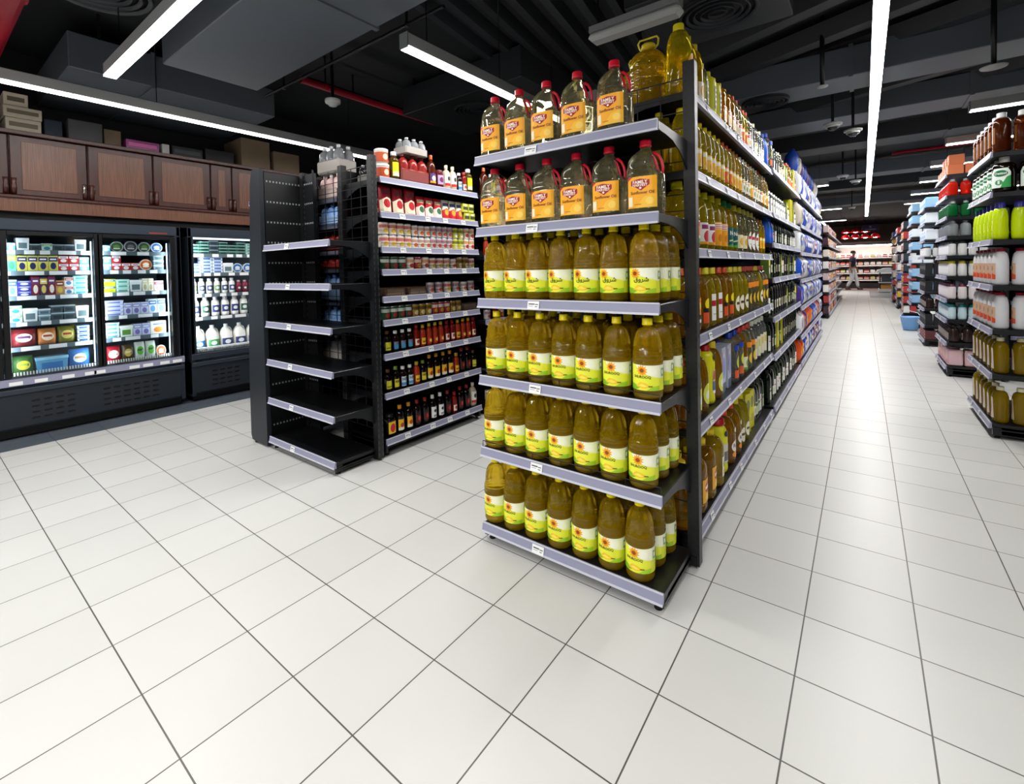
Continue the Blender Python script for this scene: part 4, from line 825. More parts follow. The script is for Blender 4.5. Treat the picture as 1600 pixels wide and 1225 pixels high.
# goods of the far side of that gondola, seen from the end through the mesh
LB = thing('gondola_shelving', 'inner shelves of drink packs behind the wire mesh of the empty endcap', 'shelving', (-1.7, 1.75, 0))
for z in (1.775, 1.58, 1.385, 1.255, 1.01, .80, .57, .30):
    b = MB(); b.box(-.255, .05, -.155, .22, z-.02, z, PLATE); b.box(-.255, .05, -.159, -.155, z-.03, z+.001, mat('#5d6070', .4)); link('shelf', b.mesh('shelf'), LB)
b = MB(); b.box(.05, .065, -.155, .24, .012, 1.84, BLACK); link('divider', b.mesh('divider'), LB)
def pk(key, x, y, z, words, rz=0, sc=1.): place(K[key], (x, y, z+.001), rz, words, None, sc)
pk('pk_pink', -1.802, 1.70, 1.776, 'standing behind the wire mesh', 0, (1, 1, .95)); pk('pk_clear', -1.80, 1.70, 1.968, 'topmost above the empty endcap', .05, (1., 1., 1.05))
pk('pk_dark', -1.40, 1.72, 1.8465, 'behind the mesh corner of the sauce gondola', 0, .72); pk('pk_green', -1.41, 2.02, 1.8465, 'on the back of the sauce gondola', 0, .76); pk('pk_green', -1.41, 2.30, 1.8465, 'on the back of the sauce gondola, farther along', 0, .76)
pk('pk_blue', -1.802, 1.70, 1.581, 'behind the wire mesh above the empty rails', 0, (1, 1, .8)); pk('pk_red', -1.802, 1.70, 1.386, 'behind the mesh, uppermost of the reds', 0, (1, 1, .65)); pk('pk_red', -1.802, 1.70, 1.256, 'behind the mesh, second of the reds', 0, (1, 1, .45))
pk('pk_blue', -1.802, 1.70, 1.011, 'behind the mesh, second pack down', 0, (1, 1, 1)); pk('pk_blue', -1.802, 1.70, .801, 'behind the mesh, third pack down', 0, (1, 1, .85)); pk('pk_clear', -1.802, 1.70, .571, 'behind the mesh on the lower shelf', 0, (1, 1, .9))
# ================= chillers along the wall
SLATE = mat('#2b333d', .4); SLATE2 = mat('#20262e', .42); DK = mat('#07080a', .4); PANE = pane_mat(); INN = mat('#5b6870', .5); TUBE = emis('#d6ecfa', 2.2)
def vents(b, y0, y1, z0, n, x):
    for j in range(n):
        for q in range(int((y1-y0)/.07)): b.box(x, x+.004, y0+q*.07, y0+q*.07+.045, z0+j*.045, z0+j*.045+.012, DK)
FX = -3.72
def chiller(name, label, y0, y1, doors, levels, top, bot, extra):
    o = (FX-.3, (y0+y1)/2, 0); r = thing(name, label, 'fridge', o)
    L = lambda n, b, p=r, lab=None: link(n, recalc(b.mesh(n, o)), p, label=lab)
    b = MB(); b.box(-4.36, -4.32, y0, y1, .06, 1.69, SLATE2); b.box(-4.32, FX, y0, y0+.03, .06, 1.69, SLATE2); b.box(-4.32, FX, y1-.03, y1, .06, 1.69, SLATE2)
    b.box(-4.32, FX, y0, y1, 1.60, 1.69, SLATE, .006); b.box(-4.32, FX-.02, y0, y1, .08, .39, SLATE); b.box(-4.315, -4.305, y0+.03, y1-.03, .39, 1.6, INN)
    b.box(-4.30, FX-.05, y0+.02, y1-.02, .012, .08, DK)
    L('cabinet', b)
    b = MB(); b.box(FX-.02, FX-.004, y0, y1, .09, .345, SLATE2, .003); b.box(FX-.02, FX+.008, y0, y1, .345, .385, SLATE, .004)
    q0 = .035 if doors else y0; vents(b, q0+.18, q0+.52, .14, 4, FX-.005); vents(b, q0+.62, y1-.16, .14, 4, FX-.005)
    L('vent_panel', b)
    b = MB(); b.box(FX-.004, FX+.012, y0, y1, .41, .468, RAIL if doors else SLATE, .003)
    if doors:
        for t in (-.5, -.3, -.12, .095, .235, .395, .535, .595, .835, .935, 1.065, 1.165): b.box(FX+.012, FX+.0135, t, t+.075, .418, .445, TAG)
    L('price_rail', b)
    b = MB(); b.box(FX-.02, FX+.0, y0, y0+.05, .47, 1.6, SLATE2, .004); L('frame', b); b = MB(); b.box(FX-.02, FX, y1-.05, y1, .47, 1.6, SLATE2, .004); L('frame', b)
    for k, (z, dep) in enumerate(levels):
        b = MB(); b.box(-4.3, FX-dep, y0+.035, y1-.035, z-.02, z, mat('#3a444b', .4)); sh = L('shelf', b)
        b = MB(); b.box(FX-dep, FX-dep+.006, y0+.035, y1-.035, z-.03, z+.006, mat('#56646c', .4))
        t = y0+.08
        while t < y1-.15:
            w = RND.choice([.06, .09, .06, .11]); b.box(FX-dep+.006, FX-dep+.0075, t, t+w, z-.028, z+.003, TAG); t += w+RND.choice([.03, .05, .08])
        L('price_rail', b, sh)
    b = MB(); b.box(-4.28, FX-.07, y0+.035, y1-.035, bot-.02, bot, INN)
    yy = y0+.06
    while yy < y1-.06: b.box(FX-.09, FX-.075, yy, yy+.008, bot, bot+.03, WHITE); yy += .018
    L('grille', b)
    for (a, c) in doors or [(y0+.05, y1-.05)]:
        if doors:
            for q in (a+.0, c-.01):
                b = MB(); b.box(FX-.07, FX-.058, q+.002, q+.008, bot+.04, top-.03, TUBE); L('light_strip', b)
        else:
            b = MB(); b.box(FX-.06, FX-.03, a, c, top-.02, top-.002, TUBE); L('light_strip', b); b = MB(); b.box(FX-.075, FX-.03, a, c, bot+.03, bot+.045, mat('#dfe6ea', .3)); L('front_lip', b)
        for q, sg_ in ((a+.012, 1), (c-.012, -1)):
            ld = bpy.data.lights.new('chiller_glow', 'AREA'); ld.shape = 'RECTANGLE'; ld.size = top-bot-.06; ld.size_y = .02; ld.energy = 2.3 if doors else 4.2; ld.color = (.84, .94, 1)
            lo = bpy.data.objects.new('chiller_glow', ld); COL.objects.link(lo); lo.parent = r; lo.location = (FX-.055-o[0], q-o[1], (top+bot)/2)
            d_ = Vector((-.75, .66*sg_, 0)); lo.rotation_euler = Matrix((Vector((0, 0, 1)), (-d_).cross(Vector((0, 0, 1))), -d_)).transposed().to_euler()
    for (a, c) in doors or []:
        b = MB(); q = .036
        b.box(FX-.03, FX+.018, a-q, a, .478, 1.595, DK, .003); b.box(FX-.03, FX+.018, c, c+q, .478, 1.595, DK, .003); b.box(FX-.03, FX+.018, a, c, top, 1.595, DK, .003); b.box(FX-.03, FX+.018, a, c, .478, bot+.012, DK, .003)
        d = L('door', b)
        b = MB(); b.box(FX-.008, FX-.003, a, c, bot+.012, top, PANE); L('glass_pane', b, d)
        b = MB(); b.box(FX+.018, FX+.03, (c+.012 if a < .5 else a-.026), (c+.024 if a < .5 else a-.014), .75, 1.25, DK, .004); L('handle', b, d)
    for nm_, b in extra: L(nm_, b)
    return r
ex = MB(); ex.box(FX+.0, FX+.003, 1.02, 1.16, 1.615, 1.628, mat('#8a3a34', .4))
chiller('display_fridge', 'dark slate chiller with glass doors full of packs', -.63, 1.265, [(-.545, .035), (.115, .625), (.682, 1.175)], [(1.45, .10), (1.285, .10), (1.09, .10), (.885, .10), (.69, .10)], 1.565, .47, [('badge', ex)])
chiller('open_chiller', 'open multideck chiller of milk and tubs beside the glass-door one', 1.325, 2.62, None, [(1.44, .10), (1.25, .10), (1.04, .10), (.81, .10)], 1.605, .47, [])
class Fr:     # a chiller shelf frame: local x along +Y
    def row(s, y0, z, items, xf, wh, group, gap=.004, zs=1.16, ws=1.):
        y = y0
        for i, it in enumerate(items):
            key, n = it if isinstance(it, tuple) else (it, 1); p = K[key]
            for k in range(n):
                pos = '%s, %s' % (nfrom(i, 'near edge'), wh)
                if n > 1: pos = ('top' if k == n-1 else 'bottom' if k == 0 else nth(k)+' up') + ' of ' + nth(i) + ' stack, ' + wh
                place(p, (xf-p.d/2, y+p.w*ws/2, z+.0015+k*(p.h*zs+.0008)), PI/2, pos, group, (ws, 1, zs))
            y += p.w*ws+gap
F = Fr(); XF = FX-.115
g = lambda n: 'packs on the %s chiller shelf' % n
ROOM = {1.45: 1.555, 1.285: 1.428, 1.09: 1.263, .885: 1.068, .69: .863, .472: .668, 1.44: 1.583, 1.25: 1.418, 1.04: 1.228, .81: 1.018}
def frow_(y0, y1, z, items, wh, grp):
    items = [it if isinstance(it, tuple) else (it, 1) for it in items]
    tot = sum(K[k].w for k, n in items); ws = min(1.4, (y1-y0)*.97/tot) if 'open' not in wh else min(1.15, (y1-y0)*.97/tot); gap = max((y1-y0-tot*ws)/max(len(items)-1, 1), .001)
    tallest = max(K[k].h*n+.001*n for k, n in items)
    F.row(y0, z, items, XF, wh, grp, gap, min(1.2, ((.788 if z == .472 and 'open' in wh else ROOM[z])-z-.004)/tallest), ws)
A = 'cut-off chiller door'
frow_(-.53, .0, 1.285, [('f_red', 2), 'f_yb', 'f_yb', ('f_bw', 2), 'f_teal'], 'second shelf, '+A, g('second')); frow_(-.53, .0, .885, [('t_lilac', 4), ('t_sq', 1), ('t_blue', 4)], 'fourth shelf, '+A, g('fourth')); frow_(-.53, .0, .69, ['g_red', 'g_org', 'g_grn'], 'fifth shelf, '+A, g('fifth')); frow_(-.53, .0, .472, ['g_veg', 't_long', 'g_bw'], 'lowest deck, '+A, g('lowest'))
A = 'near chiller door'
frow_(.125, .60, 1.45, [('f_bw', 1), ('t_sq', 1), ('t_dark', 1), ('f_gy', 1), ('t_dark', 1), ('t_dark', 1), ('t_sq', 1)], 'top shelf, '+A, g('top'))
frow_(.125, .615, 1.285, ['f_teal', 'f_yb', 'f_yb', 'f_yb', 'f_yb', ('f_red', 2), ('f_red', 2), ('f_bw', 2)], 'second shelf, '+A, g('second'))
frow_(.125, .60, 1.09, ['f_white', ('f_pur', 3), 'f_mar', 'f_pear', 'f_mar', 'f_tan', ('f_wr', 2), ('t_aqua', 4)], 'third shelf, '+A, g('third'))
frow_(.125, .60, .885, [('f_gy', 2), 't_sq', ('t_clear', 2), ('t_dark', 2), ('t_dark', 2), 't_sq'], 'fourth shelf, '+A, g('fourth'))
frow_(.125, .60, .69, ['g_red', 'g_org', 'g_grn', ('t_blue', 4)], 'fifth shelf, '+A, g('fifth'))
frow_(.13, .60, .472, ['g_veg', 't_long', 'g_bw'], 'lowest deck, '+A, g('lowest'))
A = 'far chiller door'
frow_(.70, 1.16, 1.45, ['f_bw', 'd_green', 'd_grey', 'd_green', 'd_blue'], 'top shelf, '+A, g('top'))
frow_(.70, 1.16, 1.285, [('f_bw', 2), ('f_red', 2), 'f_red', 'f_red', 'd_or', ('t_clear', 3)], 'second shelf, '+A, g('second'))
frow_(.70, 1.15, 1.09, [('f_yelbox', 2), ('t_mint', 3), 't_sq', 'f_cream', 'f_cream', 'f_pink'], 'third shelf, '+A, g('third'))
frow_(.70, 1.16, .885, [('t_lilac', 4), 'f_lil', 'f_lil', 'f_lil', 'f_white', 'f_white'], 'fourth shelf, '+A, g('fourth'))
frow_(.70, 1.16, .69, [('t_white', 4), 't_sqg', 'f_lil', 'f_lil', 'f_wry'], 'fifth shelf, '+A, g('fifth'))
frow_(.70, 1.16, .472, ['g_rw', 'g_br', 'g_wg', 'g_wg', 'd_or'], 'lowest deck, '+A, g('lowest'))
A = 'open chiller'
frow_(1.38, 2.3, 1.44, [('t_green', 3), ('t_green', 4), ('t_dark', 3), ('t_green', 4), ('t_green', 3), ('t_green', 4), ('t_mint', 4), ('t_mint', 3), ('t_green', 3), ('t_green', 4)], 'top shelf, '+A, g('top'))
frow_(1.38, 2.3, 1.25, [('t_blue', 3), ('t_blue', 5), ('t_blue', 5), 't_sq', 'd_blue', 'd_blue', 'd_blue', 'd_blue', 'd_blue'], 'second shelf, '+A, g('second'))
frow_(1.38, 2.3, 1.04, ['mb_g', 'mb_w', 'mb_w', 'mb_g', 'mb_w', 'mb_w', 'mb_r', 'mb_r', 'mb_r', 'mb_r', 'mb_r', 'mb_r', 'mb_r', 'mb_r'], 'third shelf, '+A, g('third'))
frow_(1.38, 2.3, .81, ['mb_big', 'mb_bg', 'mb_big', 'mb_big', 'mb_big', 'mb_bg', 'mb_big', 'mb_big', 'mb_bg', 'mb_big'], 'fourth shelf, '+A, g('fourth'))
frow_(1.38, 2.3, .472, ['mj_b', 'mj_g', 'mj_n', 'mj_n', 'mj_b', 'mj_g', 'mj_n'], 'lowest deck, '+A, g('lowest'))
# ================= wooden wall cabinets over the chillers
MAH = wood_mat('mahogany', '#2c0e08', '#40180e', 5.); VEN = wood_mat('walnut_veneer', '#4a2c1d', '#69422e', 26.); BRS = mat('#c9c4bc', .25, .9)
b = MB(); b.box(-4.3, FX+.02, -1.02, 3.2, 1.745, 1.845, VEN); b.box(-4.3, FX+.035, -1.02, 3.2, 1.845, 1.868, MAH, .004)
struct('trim_1', b, 'walnut fascia strip over the chillers')
b = MB(); b.box(-4.36, FX-.06, -1.02, 3.2, 1.69, 1.745, DK); struct('trim_2', b)
for i, (a, c, lab) in enumerate([(-1.0, -.335, 'walnut wall cabinet over the cut-off chiller door'), (-.33, .145, 'dark-framed wall cabinet cut off by the picture edge'), (.15, .605, 'walnut wall cabinet over the near glass door'), (.61, 1.065, 'walnut wall cabinet over the far glass door'), (1.07, 1.545, 'walnut wall cabinet over the gap between chillers'), (1.55, 1.745, 'narrow walnut wall cabinet over the open chiller'), (1.75, 2.3, 'walnut wall cabinet beside the narrow one'), (2.305, 3.15, 'far walnut wall cabinet past the narrow one')]):
    o = (-4.0, (a+c)/2, 1.868); r = thing('wall_cabinet', lab, 'cabinet', o)
    b = MB(); b.box(-4.3, FX-.02, a, c, 1.869, 2.33, MAH); link('carcass', b.mesh('carcass', o), r)
    b = MB(); b.box(FX-.02, FX+.0, a+.003, c-.003, 1.873, 2.325, MAH, .004)
    for e in (a+.003, c-.035): b.lathe([(.016, 1.88), (.018, 1.93), (.013, 1.96), (.018, 2.0)], MAH, 10, cx=FX+.0, cy=e+.016)
    d = link('door', b.mesh('door', o), r)
    b = MB(); b.box(FX, FX+.004, a+.065, c-.065, 1.915, 2.285, VEN, .002); link('panel', b.mesh('panel', o), d)
    b = MB(); ky = a+.03 if i % 2 else c-.03
    b.tube([(FX+.0, ky, 1.93), (FX+.028, ky, 1.935), (FX+.028, ky, 1.985), (FX+.0, ky, 1.99)], .006, BRS if i < 3 else MAH, 7); link('handle', b.mesh('handle', o), d)
b = MB(); b.box(-4.3, FX+.03, -1.02, 3.2, 2.331, 2.362, MAH, .004); struct('trim_3', b, 'mahogany cornice over the wall cabinets')
CARD = speckle_mat('cardboard', '#6a5a46', '#7d6b54', 9.); PAPER = speckle_mat('kraft_paper', '#a79d8c', '#c2b8a6', 12.); TOP = 2.3635
def cart(x0, x1, y0, y1, z0, h, m, words, cat='box', stripe=None, name='storage_box'):
    o = ((x0+x1)/2, (y0+y1)/2, z0); r = thing(name, words, cat, o)
    b = MB(); b.box(x0, x1, y0, y1, z0, z0+h, m, .004); link('carton', b.mesh('carton', o), r)
    b = MB(); b.box(x0+.01, x1-.01, (y0+y1)/2-.025, (y0+y1)/2+.025, z0+h, z0+h+.001, mat('#8b7a55', .3)); link('tape', b.mesh('tape', o), r)
    if stripe:
        b = MB(); b.box(x1, x1+.001, y0+.02, y1-.02, z0+h*.35, z0+h*.7, mat(stripe, .5)); link('print', b.mesh('print', o), r)
BX = FX-.02
cart(-4.1, BX, .14, .34, TOP, .10, PAPER, 'lowest of the pale stacked packets on the wall cabinets', stripe='#6b6253'); cart(-4.1, BX+.01, .13, .345, TOP+.102, .085, PAPER, 'middle pale packet of the stack on the wall cabinets', stripe='#6b6253'); cart(-4.05, BX, .135, .27, TOP+.189, .1, PAPER, 'topmost pale packet of the stack on the cabinets', stripe='#59513f')
cart(-4.15, BX-.03, .36, .47, TOP, .14, mat('#26323e', .6), 'dark blue box beside the pale packets'); cart(-4.15, BX, .5, .72, TOP, .17, speckle_mat('grey_board', '#3b3d3f', '#4b4d4f', 8.), 'large grey carton on the wall cabinets'); cart(-4.15, BX-.05, .74, .86, TOP, .15, CARD, 'brown carton between grey carton and pink box')
cart(-4.05, BX, .88, 1.13, TOP, .085, speckle_mat('pink_print', '#9b2f6b', '#5c2a66', 40., .35), 'flat pink and purple printed box', stripe='#c65a9c'); cart(-4.1, BX-.03, 1.16, 1.22, TOP, .1, mat('#b9b9ba', .5), 'narrow grey-white packet after the pink box'); cart(-4.1, BX-.02, 1.24, 1.5, TOP, .1, mat('#1d1f22', .5), 'black low carton on the wall cabinets', stripe='#3c4046'); cart(-4.1, BX-.04, 1.53, 1.8, TOP, .13, mat('#17191c', .5), 'second black carton farther along the cabinets'); cart(-4.15, BX, 1.86, 2.16, TOP, .3, CARD, 'tall brown carton at the far end of the cabinets'); cart(-4.15, BX, 2.2, 2.5, TOP, .22, CARD, 'brown carton behind the strip light end')
# ================= cross-gondola ends along the other side of the aisle
def rend(Y, levels, name, rows, label, side=2, H=None, W=.86, fx=2.05, most=8):
    u = Unit('endcap_shelving', label, 'shelving', (fx, Y+W), -PI/2, W, .40, levels, H or levels[0]+.1, back='panel', tags=lambda i: [.2, .5])
    n = len(levels)
    for li, spec in enumerate(rows):
        if not spec: continue
        kinds = spec if isinstance(spec, list) else [spec]
        p = K[kinds[0]]; st = p.w+.012; m = max(2, min(most, int((W-.03)/st))); st = (W-.02)/m
        for i in range(m):
            k = kinds[(m-1-i) % len(kinds)]
            u.put(k, W-.01-st*(i+.5), .012+K[k].d/2, li, '%s, %s, %s' % (nfrom(i, 'near corner'), shelfname(n, li), name), 'goods on the ' + name, (1.1 if i == 0 else .5) if k == 'r_dett' else 0)
        for q in range(1, side+1):
            k = kinds[0]; y = .012+K[k].d*.5+q*(K[k].d+.012)
            if y+K[k].d/2 > .4: break
            u.put(k, W-.01-st*.5, y, li, 'open side, %s in, %s, %s' % (nth(q), shelfname(n, li), name), 'goods on the ' + name, 1.3 if k == 'r_dett' else 0)
    return u
R1 = rend(4.19, [1.945, 1.675, 1.355, 1.045, .745, .44, .10], 'first cleaner endcap', ['r_brown', 'r_dett', 'r_neon', 'r_white', 'r_white', 'r_olive', 'r_olive'], 'black endcap of household cleaners and olive-yellow bottles across the aisle', 3, most=6)
R2 = rend(6.40, [2.12, 1.90, 1.68, 1.475, 1.27, 1.055, .815, .60, .36, .11], 'second cleaner endcap', ['r_obox', 'r_red', 'r_green', 'r_clear', 'r_wdark', 'r_wyel', 'r_wpink', 'r_wteal', 'r_dark', 'r_pbox'], 'tall black endcap with orange cartons and small coloured bottles', 3)
for i in range(3): R2.put('r_obox', .86-.1-.19*i, .08, 0, 'stacked on the lower cartons, %s, second cleaner endcap' % nfrom(i, 'near corner'), 'orange cartons stacked on the second endcap', 0, .102)
R3 = rend(8.68, [1.98, 1.76, 1.52, 1.28, 1.02, .78, .54, .30, .09], 'third endcap', ['r_bpack', 'r_wpack', 'r_wpack', 'r_wdark', 'r_blackbox', 'r_blackbox', 'r_dark', 'r_blackbox', 'r_box2'], 'black endcap of blue and white packs, third along the aisle', 2)
R4 = rend(11.0, [2.12, 1.9, 1.66, 1.42, 1.18, .94, .70, .46, .12], 'fourth endcap', ['r_bpack']*2+['r_wpack', 'r_bpack', 'r_wpack', 'r_bpack', 'r_bpack', 'r_bpack', None], 'endcap of light blue packs, fourth along the aisle', 1)
for q, (Y, nme) in enumerate([(13.3, 'fifth'), (15.6, 'sixth'), (17.9, 'seventh')]):
    rend(Y, [1.95, 1.72, 1.48, 1.24, 1.0, .76, .53, .30, .09][:9], nme+' endcap', [['x%d' % RND.randrange(8) for _ in range(3)] for _ in range(9)], 'black endcap of mixed packets, %s along the aisle' % nme, 1)
bk = MB(); bk.lathe([(.10, 0), (.14, .22), (.148, .225), (.145, .23), (.135, .22), (.096, .012), (.0, .012)], mat('#7fb0ea', .35), 20, top=False)
bko = thing('storage_basket', 'pale blue round plastic basket in front of the fourth endcap', 'basket', (2.02, 10.7, .012)); link('tub', bk.mesh('tub'), bko)
h = MB(); h.tube([(-.145, 0, .225), (-.10, 0, .30), (0, 0, .33), (.10, 0, .30), (.145, 0, .225)], .006, mat('#dfe8f2', .4), 6); link('handle', h.mesh('handle'), bko)
# bodies of the cross gondolas behind their ends
for q, (Y, w_) in enumerate([(4.23, 'household cleaner'), (6.44, 'second'), (8.72, 'third'), (11.04, 'fourth')]):
    r = thing('gondola_shelving', 'dark cross-gondola body behind the %s endcap' % w_, 'shelving', (4.2, Y+.4, 0))
    b = MB(); b.box(-1.68, 1.6, -.02, .02, .05, 1.98, BLACK); link('back_panel', b.mesh('back_panel'), r)
    for z in (.1, .45, .8, 1.15, 1.5, 1.8):
        b = MB(); b.box(-1.68, 1.6, -.38, .38, z-.022, z, PLATE); b.box(-1.68, 1.6, -.388, -.38, z-.034, z+.004, RAIL); link('shelf', b.mesh('shelf'), r)
    b = MB(); b.box(-1.68, 1.6, -.36, .36, 0.012, .076, BLACK); link('base', b.mesh('base'), r)
# ================= room shell
FLOOR = tile_mat('cream_tile', .30, '#bfbfbc', '#cacac7', '#4d4c49', .0021, .36)
FDARK = tile_mat('slate_tile', .30, '#4b535b', '#59616a', '#2b3034', .002, .34)
b = MB(); b.box(-3.44, 1.55, -5, 25.2, -.1, 0, FLOOR); b.box(1.55, 9, -5, 20.3, -.1, 0, FLOOR); struct('floor', b, 'cream square-tiled floor')
b = MB(); b.box(-5, -3.44, -5, 25.2, -.1, -.0, FDARK); struct('floor_band', b, 'slate tile band along the chillers')
b = MB(); b.box(1.55, 9, 20.3, 25.2, -.1, 0, tile_mat('grey_tile', .6, '#74777b', '#7f8286', '#55585c', .003, .35)); struct('floor_patch', b, 'grey floor patch at the far end of the aisle')
b = MB(); b.box(-5, 9, 25.2, 31, -.1, 0, tile_mat('rose_tile', .6, '#8d7a76', '#998681', '#6c5c58', .003, .3)); struct('floor_far', b, 'rose-brown floor in front of the far wall')
DW = mat('#15171b', .7)
for n_, (x0, x1, y0, y1) in {'wall_left': (-4.55, -4.37, -5, 31), 'wall_right': (9, 9.1, -5, 31), 'wall_back': (-5, 9, -5.1, -5)}.items():
    b = MB(); b.box(x0, x1, y0, y1, 0, 3.2, DW); struct(n_, b)
b = MB(); b.box(-5, 9, 31, 31.1, 0, 3.2, mat('#85766c', .6)); struct('wall_far', b, 'brown-grey wall at the far end')
CE = speckle_mat('charcoal_ceiling', '#14161a', '#1b1e22', 2., .75); DUCT = speckle_mat('painted_duct', '#555b63', '#4a5058', 1.2, .55); DUCT2 = speckle_mat('dark_duct', '#24272c', '#1d2024', 1.5, .6)
b = MB(); b.box(-5, 9.1, -5.1, 31.1, 3.18, 3.3, CE); struct('ceiling', b, 'charcoal exposed ceiling')
def obox(name, words, cat, x0, x1, y0, y1, z0, z1, m, seams=(), rz=0):
    o = ((x0+x1)/2, (y0+y1)/2, (z0+z1)/2); r = thing(name, words, cat, o, rz)
    b = MB(); b.box(x0, x1, y0, y1, z0, z1, m, .006); link('duct', b.mesh('duct', o), r)
    for q in seams:
        b = MB()
        if x1-x0 > y1-y0: b.box(q, q+.03, y0-.012, y1+.012, z0-.012, z1+.012, m)
        else: b.box(x0-.012, x1+.012, q, q+.03, z0-.012, z1+.012, m)
        link('flange', b.mesh('flange', o), r)
    for q in (.12, .88):
        for e in (0, 1):
            hx = x0+(x1-x0)*(q if x1-x0 > y1-y0 else e); hy = y0+(y1-y0)*(e if x1-x0 > y1-y0 else q)
            b = MB(); b.box(hx-.008, hx+.008, hy-.008, hy+.008, z1-.01, 3.18, BLACK); link('hanger', b.mesh('hanger', o), r)
    return r
obox('air_duct', 'wide pale grey ceiling duct crossing above the empty endcap', 'duct', -2.52, .9, .80, 1.46, 2.72, 3.0, DUCT, (-1.0,))
obox('air_duct', 'grey duct running along the wall above the cabinets', 'duct', -4.3, -3.1, .4, 1.9, 2.74, 3.0, DUCT, (.9,))
obox('air_duct', 'narrow dark duct beside the wide pale duct', 'duct', -2.70, .9, 1.485, 1.58, 2.95, 3.1, DUCT2)
obox('air_duct', 'dark duct carrying the round diffuser over the far oil bays', 'duct', -.4, 4.2, 4.62, 5.05, 2.80, 3.05, DUCT, (1.27,))
obox('air_duct', 'dark duct box with the big round diffuser above the oil jugs', 'duct', .15, 1.0, 2.55, 3.35, 2.88, 3.1, DUCT2)
obox('air_duct', 'dark plenum box with diffuser above the sauce gondola', 'duct', -2.4, -.9, 2.9, 3.9, 2.85, 3.12, DUCT2)
for i, Y in enumerate((6.2, 7.75, 10.7, 12.6, 16.2)): obox('air_duct', 'dark cross duct above the aisle, %s beyond the diffuser duct' % nth(i), 'duct', -2.5, 8, Y, Y+.5, 2.86, 3.08, DUCT2 if i % 2 else DUCT, (2.2,))
# sloping ribbed deck panels, each a long beam hung under the ceiling
for i in range(7):
    a = math.radians(-22); r = thing('ceiling_beam', 'dark slanting ceiling beam, %s over the aisle' % nfrom(i, 'the camera'), 'beam', (2.4, 2.5+i*.62, 3.06), a)
    b = MB(); b.prism([(-.10, .06), (.10, .06), (.06, -.06), (-.06, -.06)], 0, -2.6, 3.4, DUCT2); link('rib', recalc(b.mesh('rib')), r)
    b = MB(); b.box(-2.4, -2.37, -.02, .02, .05, .12, BLACK); b.box(3.0, 3.03, -.02, .02, .05, .12, BLACK); link('hanger', b.mesh('hanger'), r)
for i in range(9):
    r = thing('ceiling_beam', 'dark ceiling rib over the jugs, %s' % nfrom(i, 'the sauce gondola'), 'beam', (-1.3+i*.2, 3.3, 3.12), math.radians(8))
    b = MB(); b.prism([(-.05, .06), (.05, .06), (.03, -.03), (-.03, -.03)], 1, -1.4, 1.6, DUCT2); link('rib', recalc(b.mesh('rib')), r)
def diffuser(x, y, z, R_, words):
    r = thing('ceiling_diffuser', words, 'vent', (x, y, z))
    for k in range(5):
        q = R_*(1-.19*k); b = MB(); b.lathe([(q*.9, .012+.004*k), (q*.98, 0), (q, .004), (q*.93, .03)], mat('#2b2e33', .5), 28, top=False, bot=False); link('ring', b.mesh('ring'), r)
    b = MB(); b.lathe([(R_*1.02, .025), (R_*1.02, .03)], mat('#0c0d0f', .6), 28); link('backing', b.mesh('backing'), r)
diffuser(.62, 2.95, 2.848, .24, 'round ceiling diffuser above the oil jugs'); diffuser(.62, 4.84, 2.768, .2, 'round diffuser under the duct over the oil bays'); diffuser(-1.7, 3.25, 2.818, .22, 'round ceiling diffuser above the sauce gondola'); diffuser(-2.12, .36, 2.88, .27, 'round ceiling diffuser beside the lamp over the chiller walkway')
def pipe(pts, r_, m, words, name='pipe'):
    r = thing(name, words, 'pipe', pts[0]); b = MB(); b.tube([tuple(p[i]-pts[0][i] for i in range(3)) for p in pts], r_, m, 12); link('tube', b.mesh('tube'), r)
    d = Vector(pts[-1])-Vector(pts[0])
    for t in (.15, .85):
        p = d*t; b = MB(); b.lathe([(r_*1.15, -.02), (r_*1.15, .02)], m, 10, cx=p.x, cy=p.y, z=p.z); b.box(p.x-.006, p.x+.006, p.y-.006, p.y+.006, p.z, 3.18-pts[0][2], BLACK); link('clamp', b.mesh('clamp'), r)
RED = mat('#a5122a', .35)
pipe([(-4.25, .02, 2.80), (-2.0, .02, 2.80)], .075, RED, 'thick red fire pipe at the cut-off corner of the ceiling') ; pipe([(-2.45, 1.8, 2.9), (-2.45, 3.4, 2.9)], .03, RED, 'thin red pipe beyond the pale duct')
pipe([(1.7, 8.6, 2.8), (7.5, 8.6, 2.8)], .02, RED, 'long thin red pipe high over the cross gondolas'); pipe([(-2.8, 1.66, 2.80), (-.6, 1.66, 2.80)], .012, BLACK, 'thin black conduit below the ceiling'); pipe([(-2.6, 1.9, 3.0), (-2.6, 5.5, 3.0)], .012, BLACK, 'black conduit running toward the back')
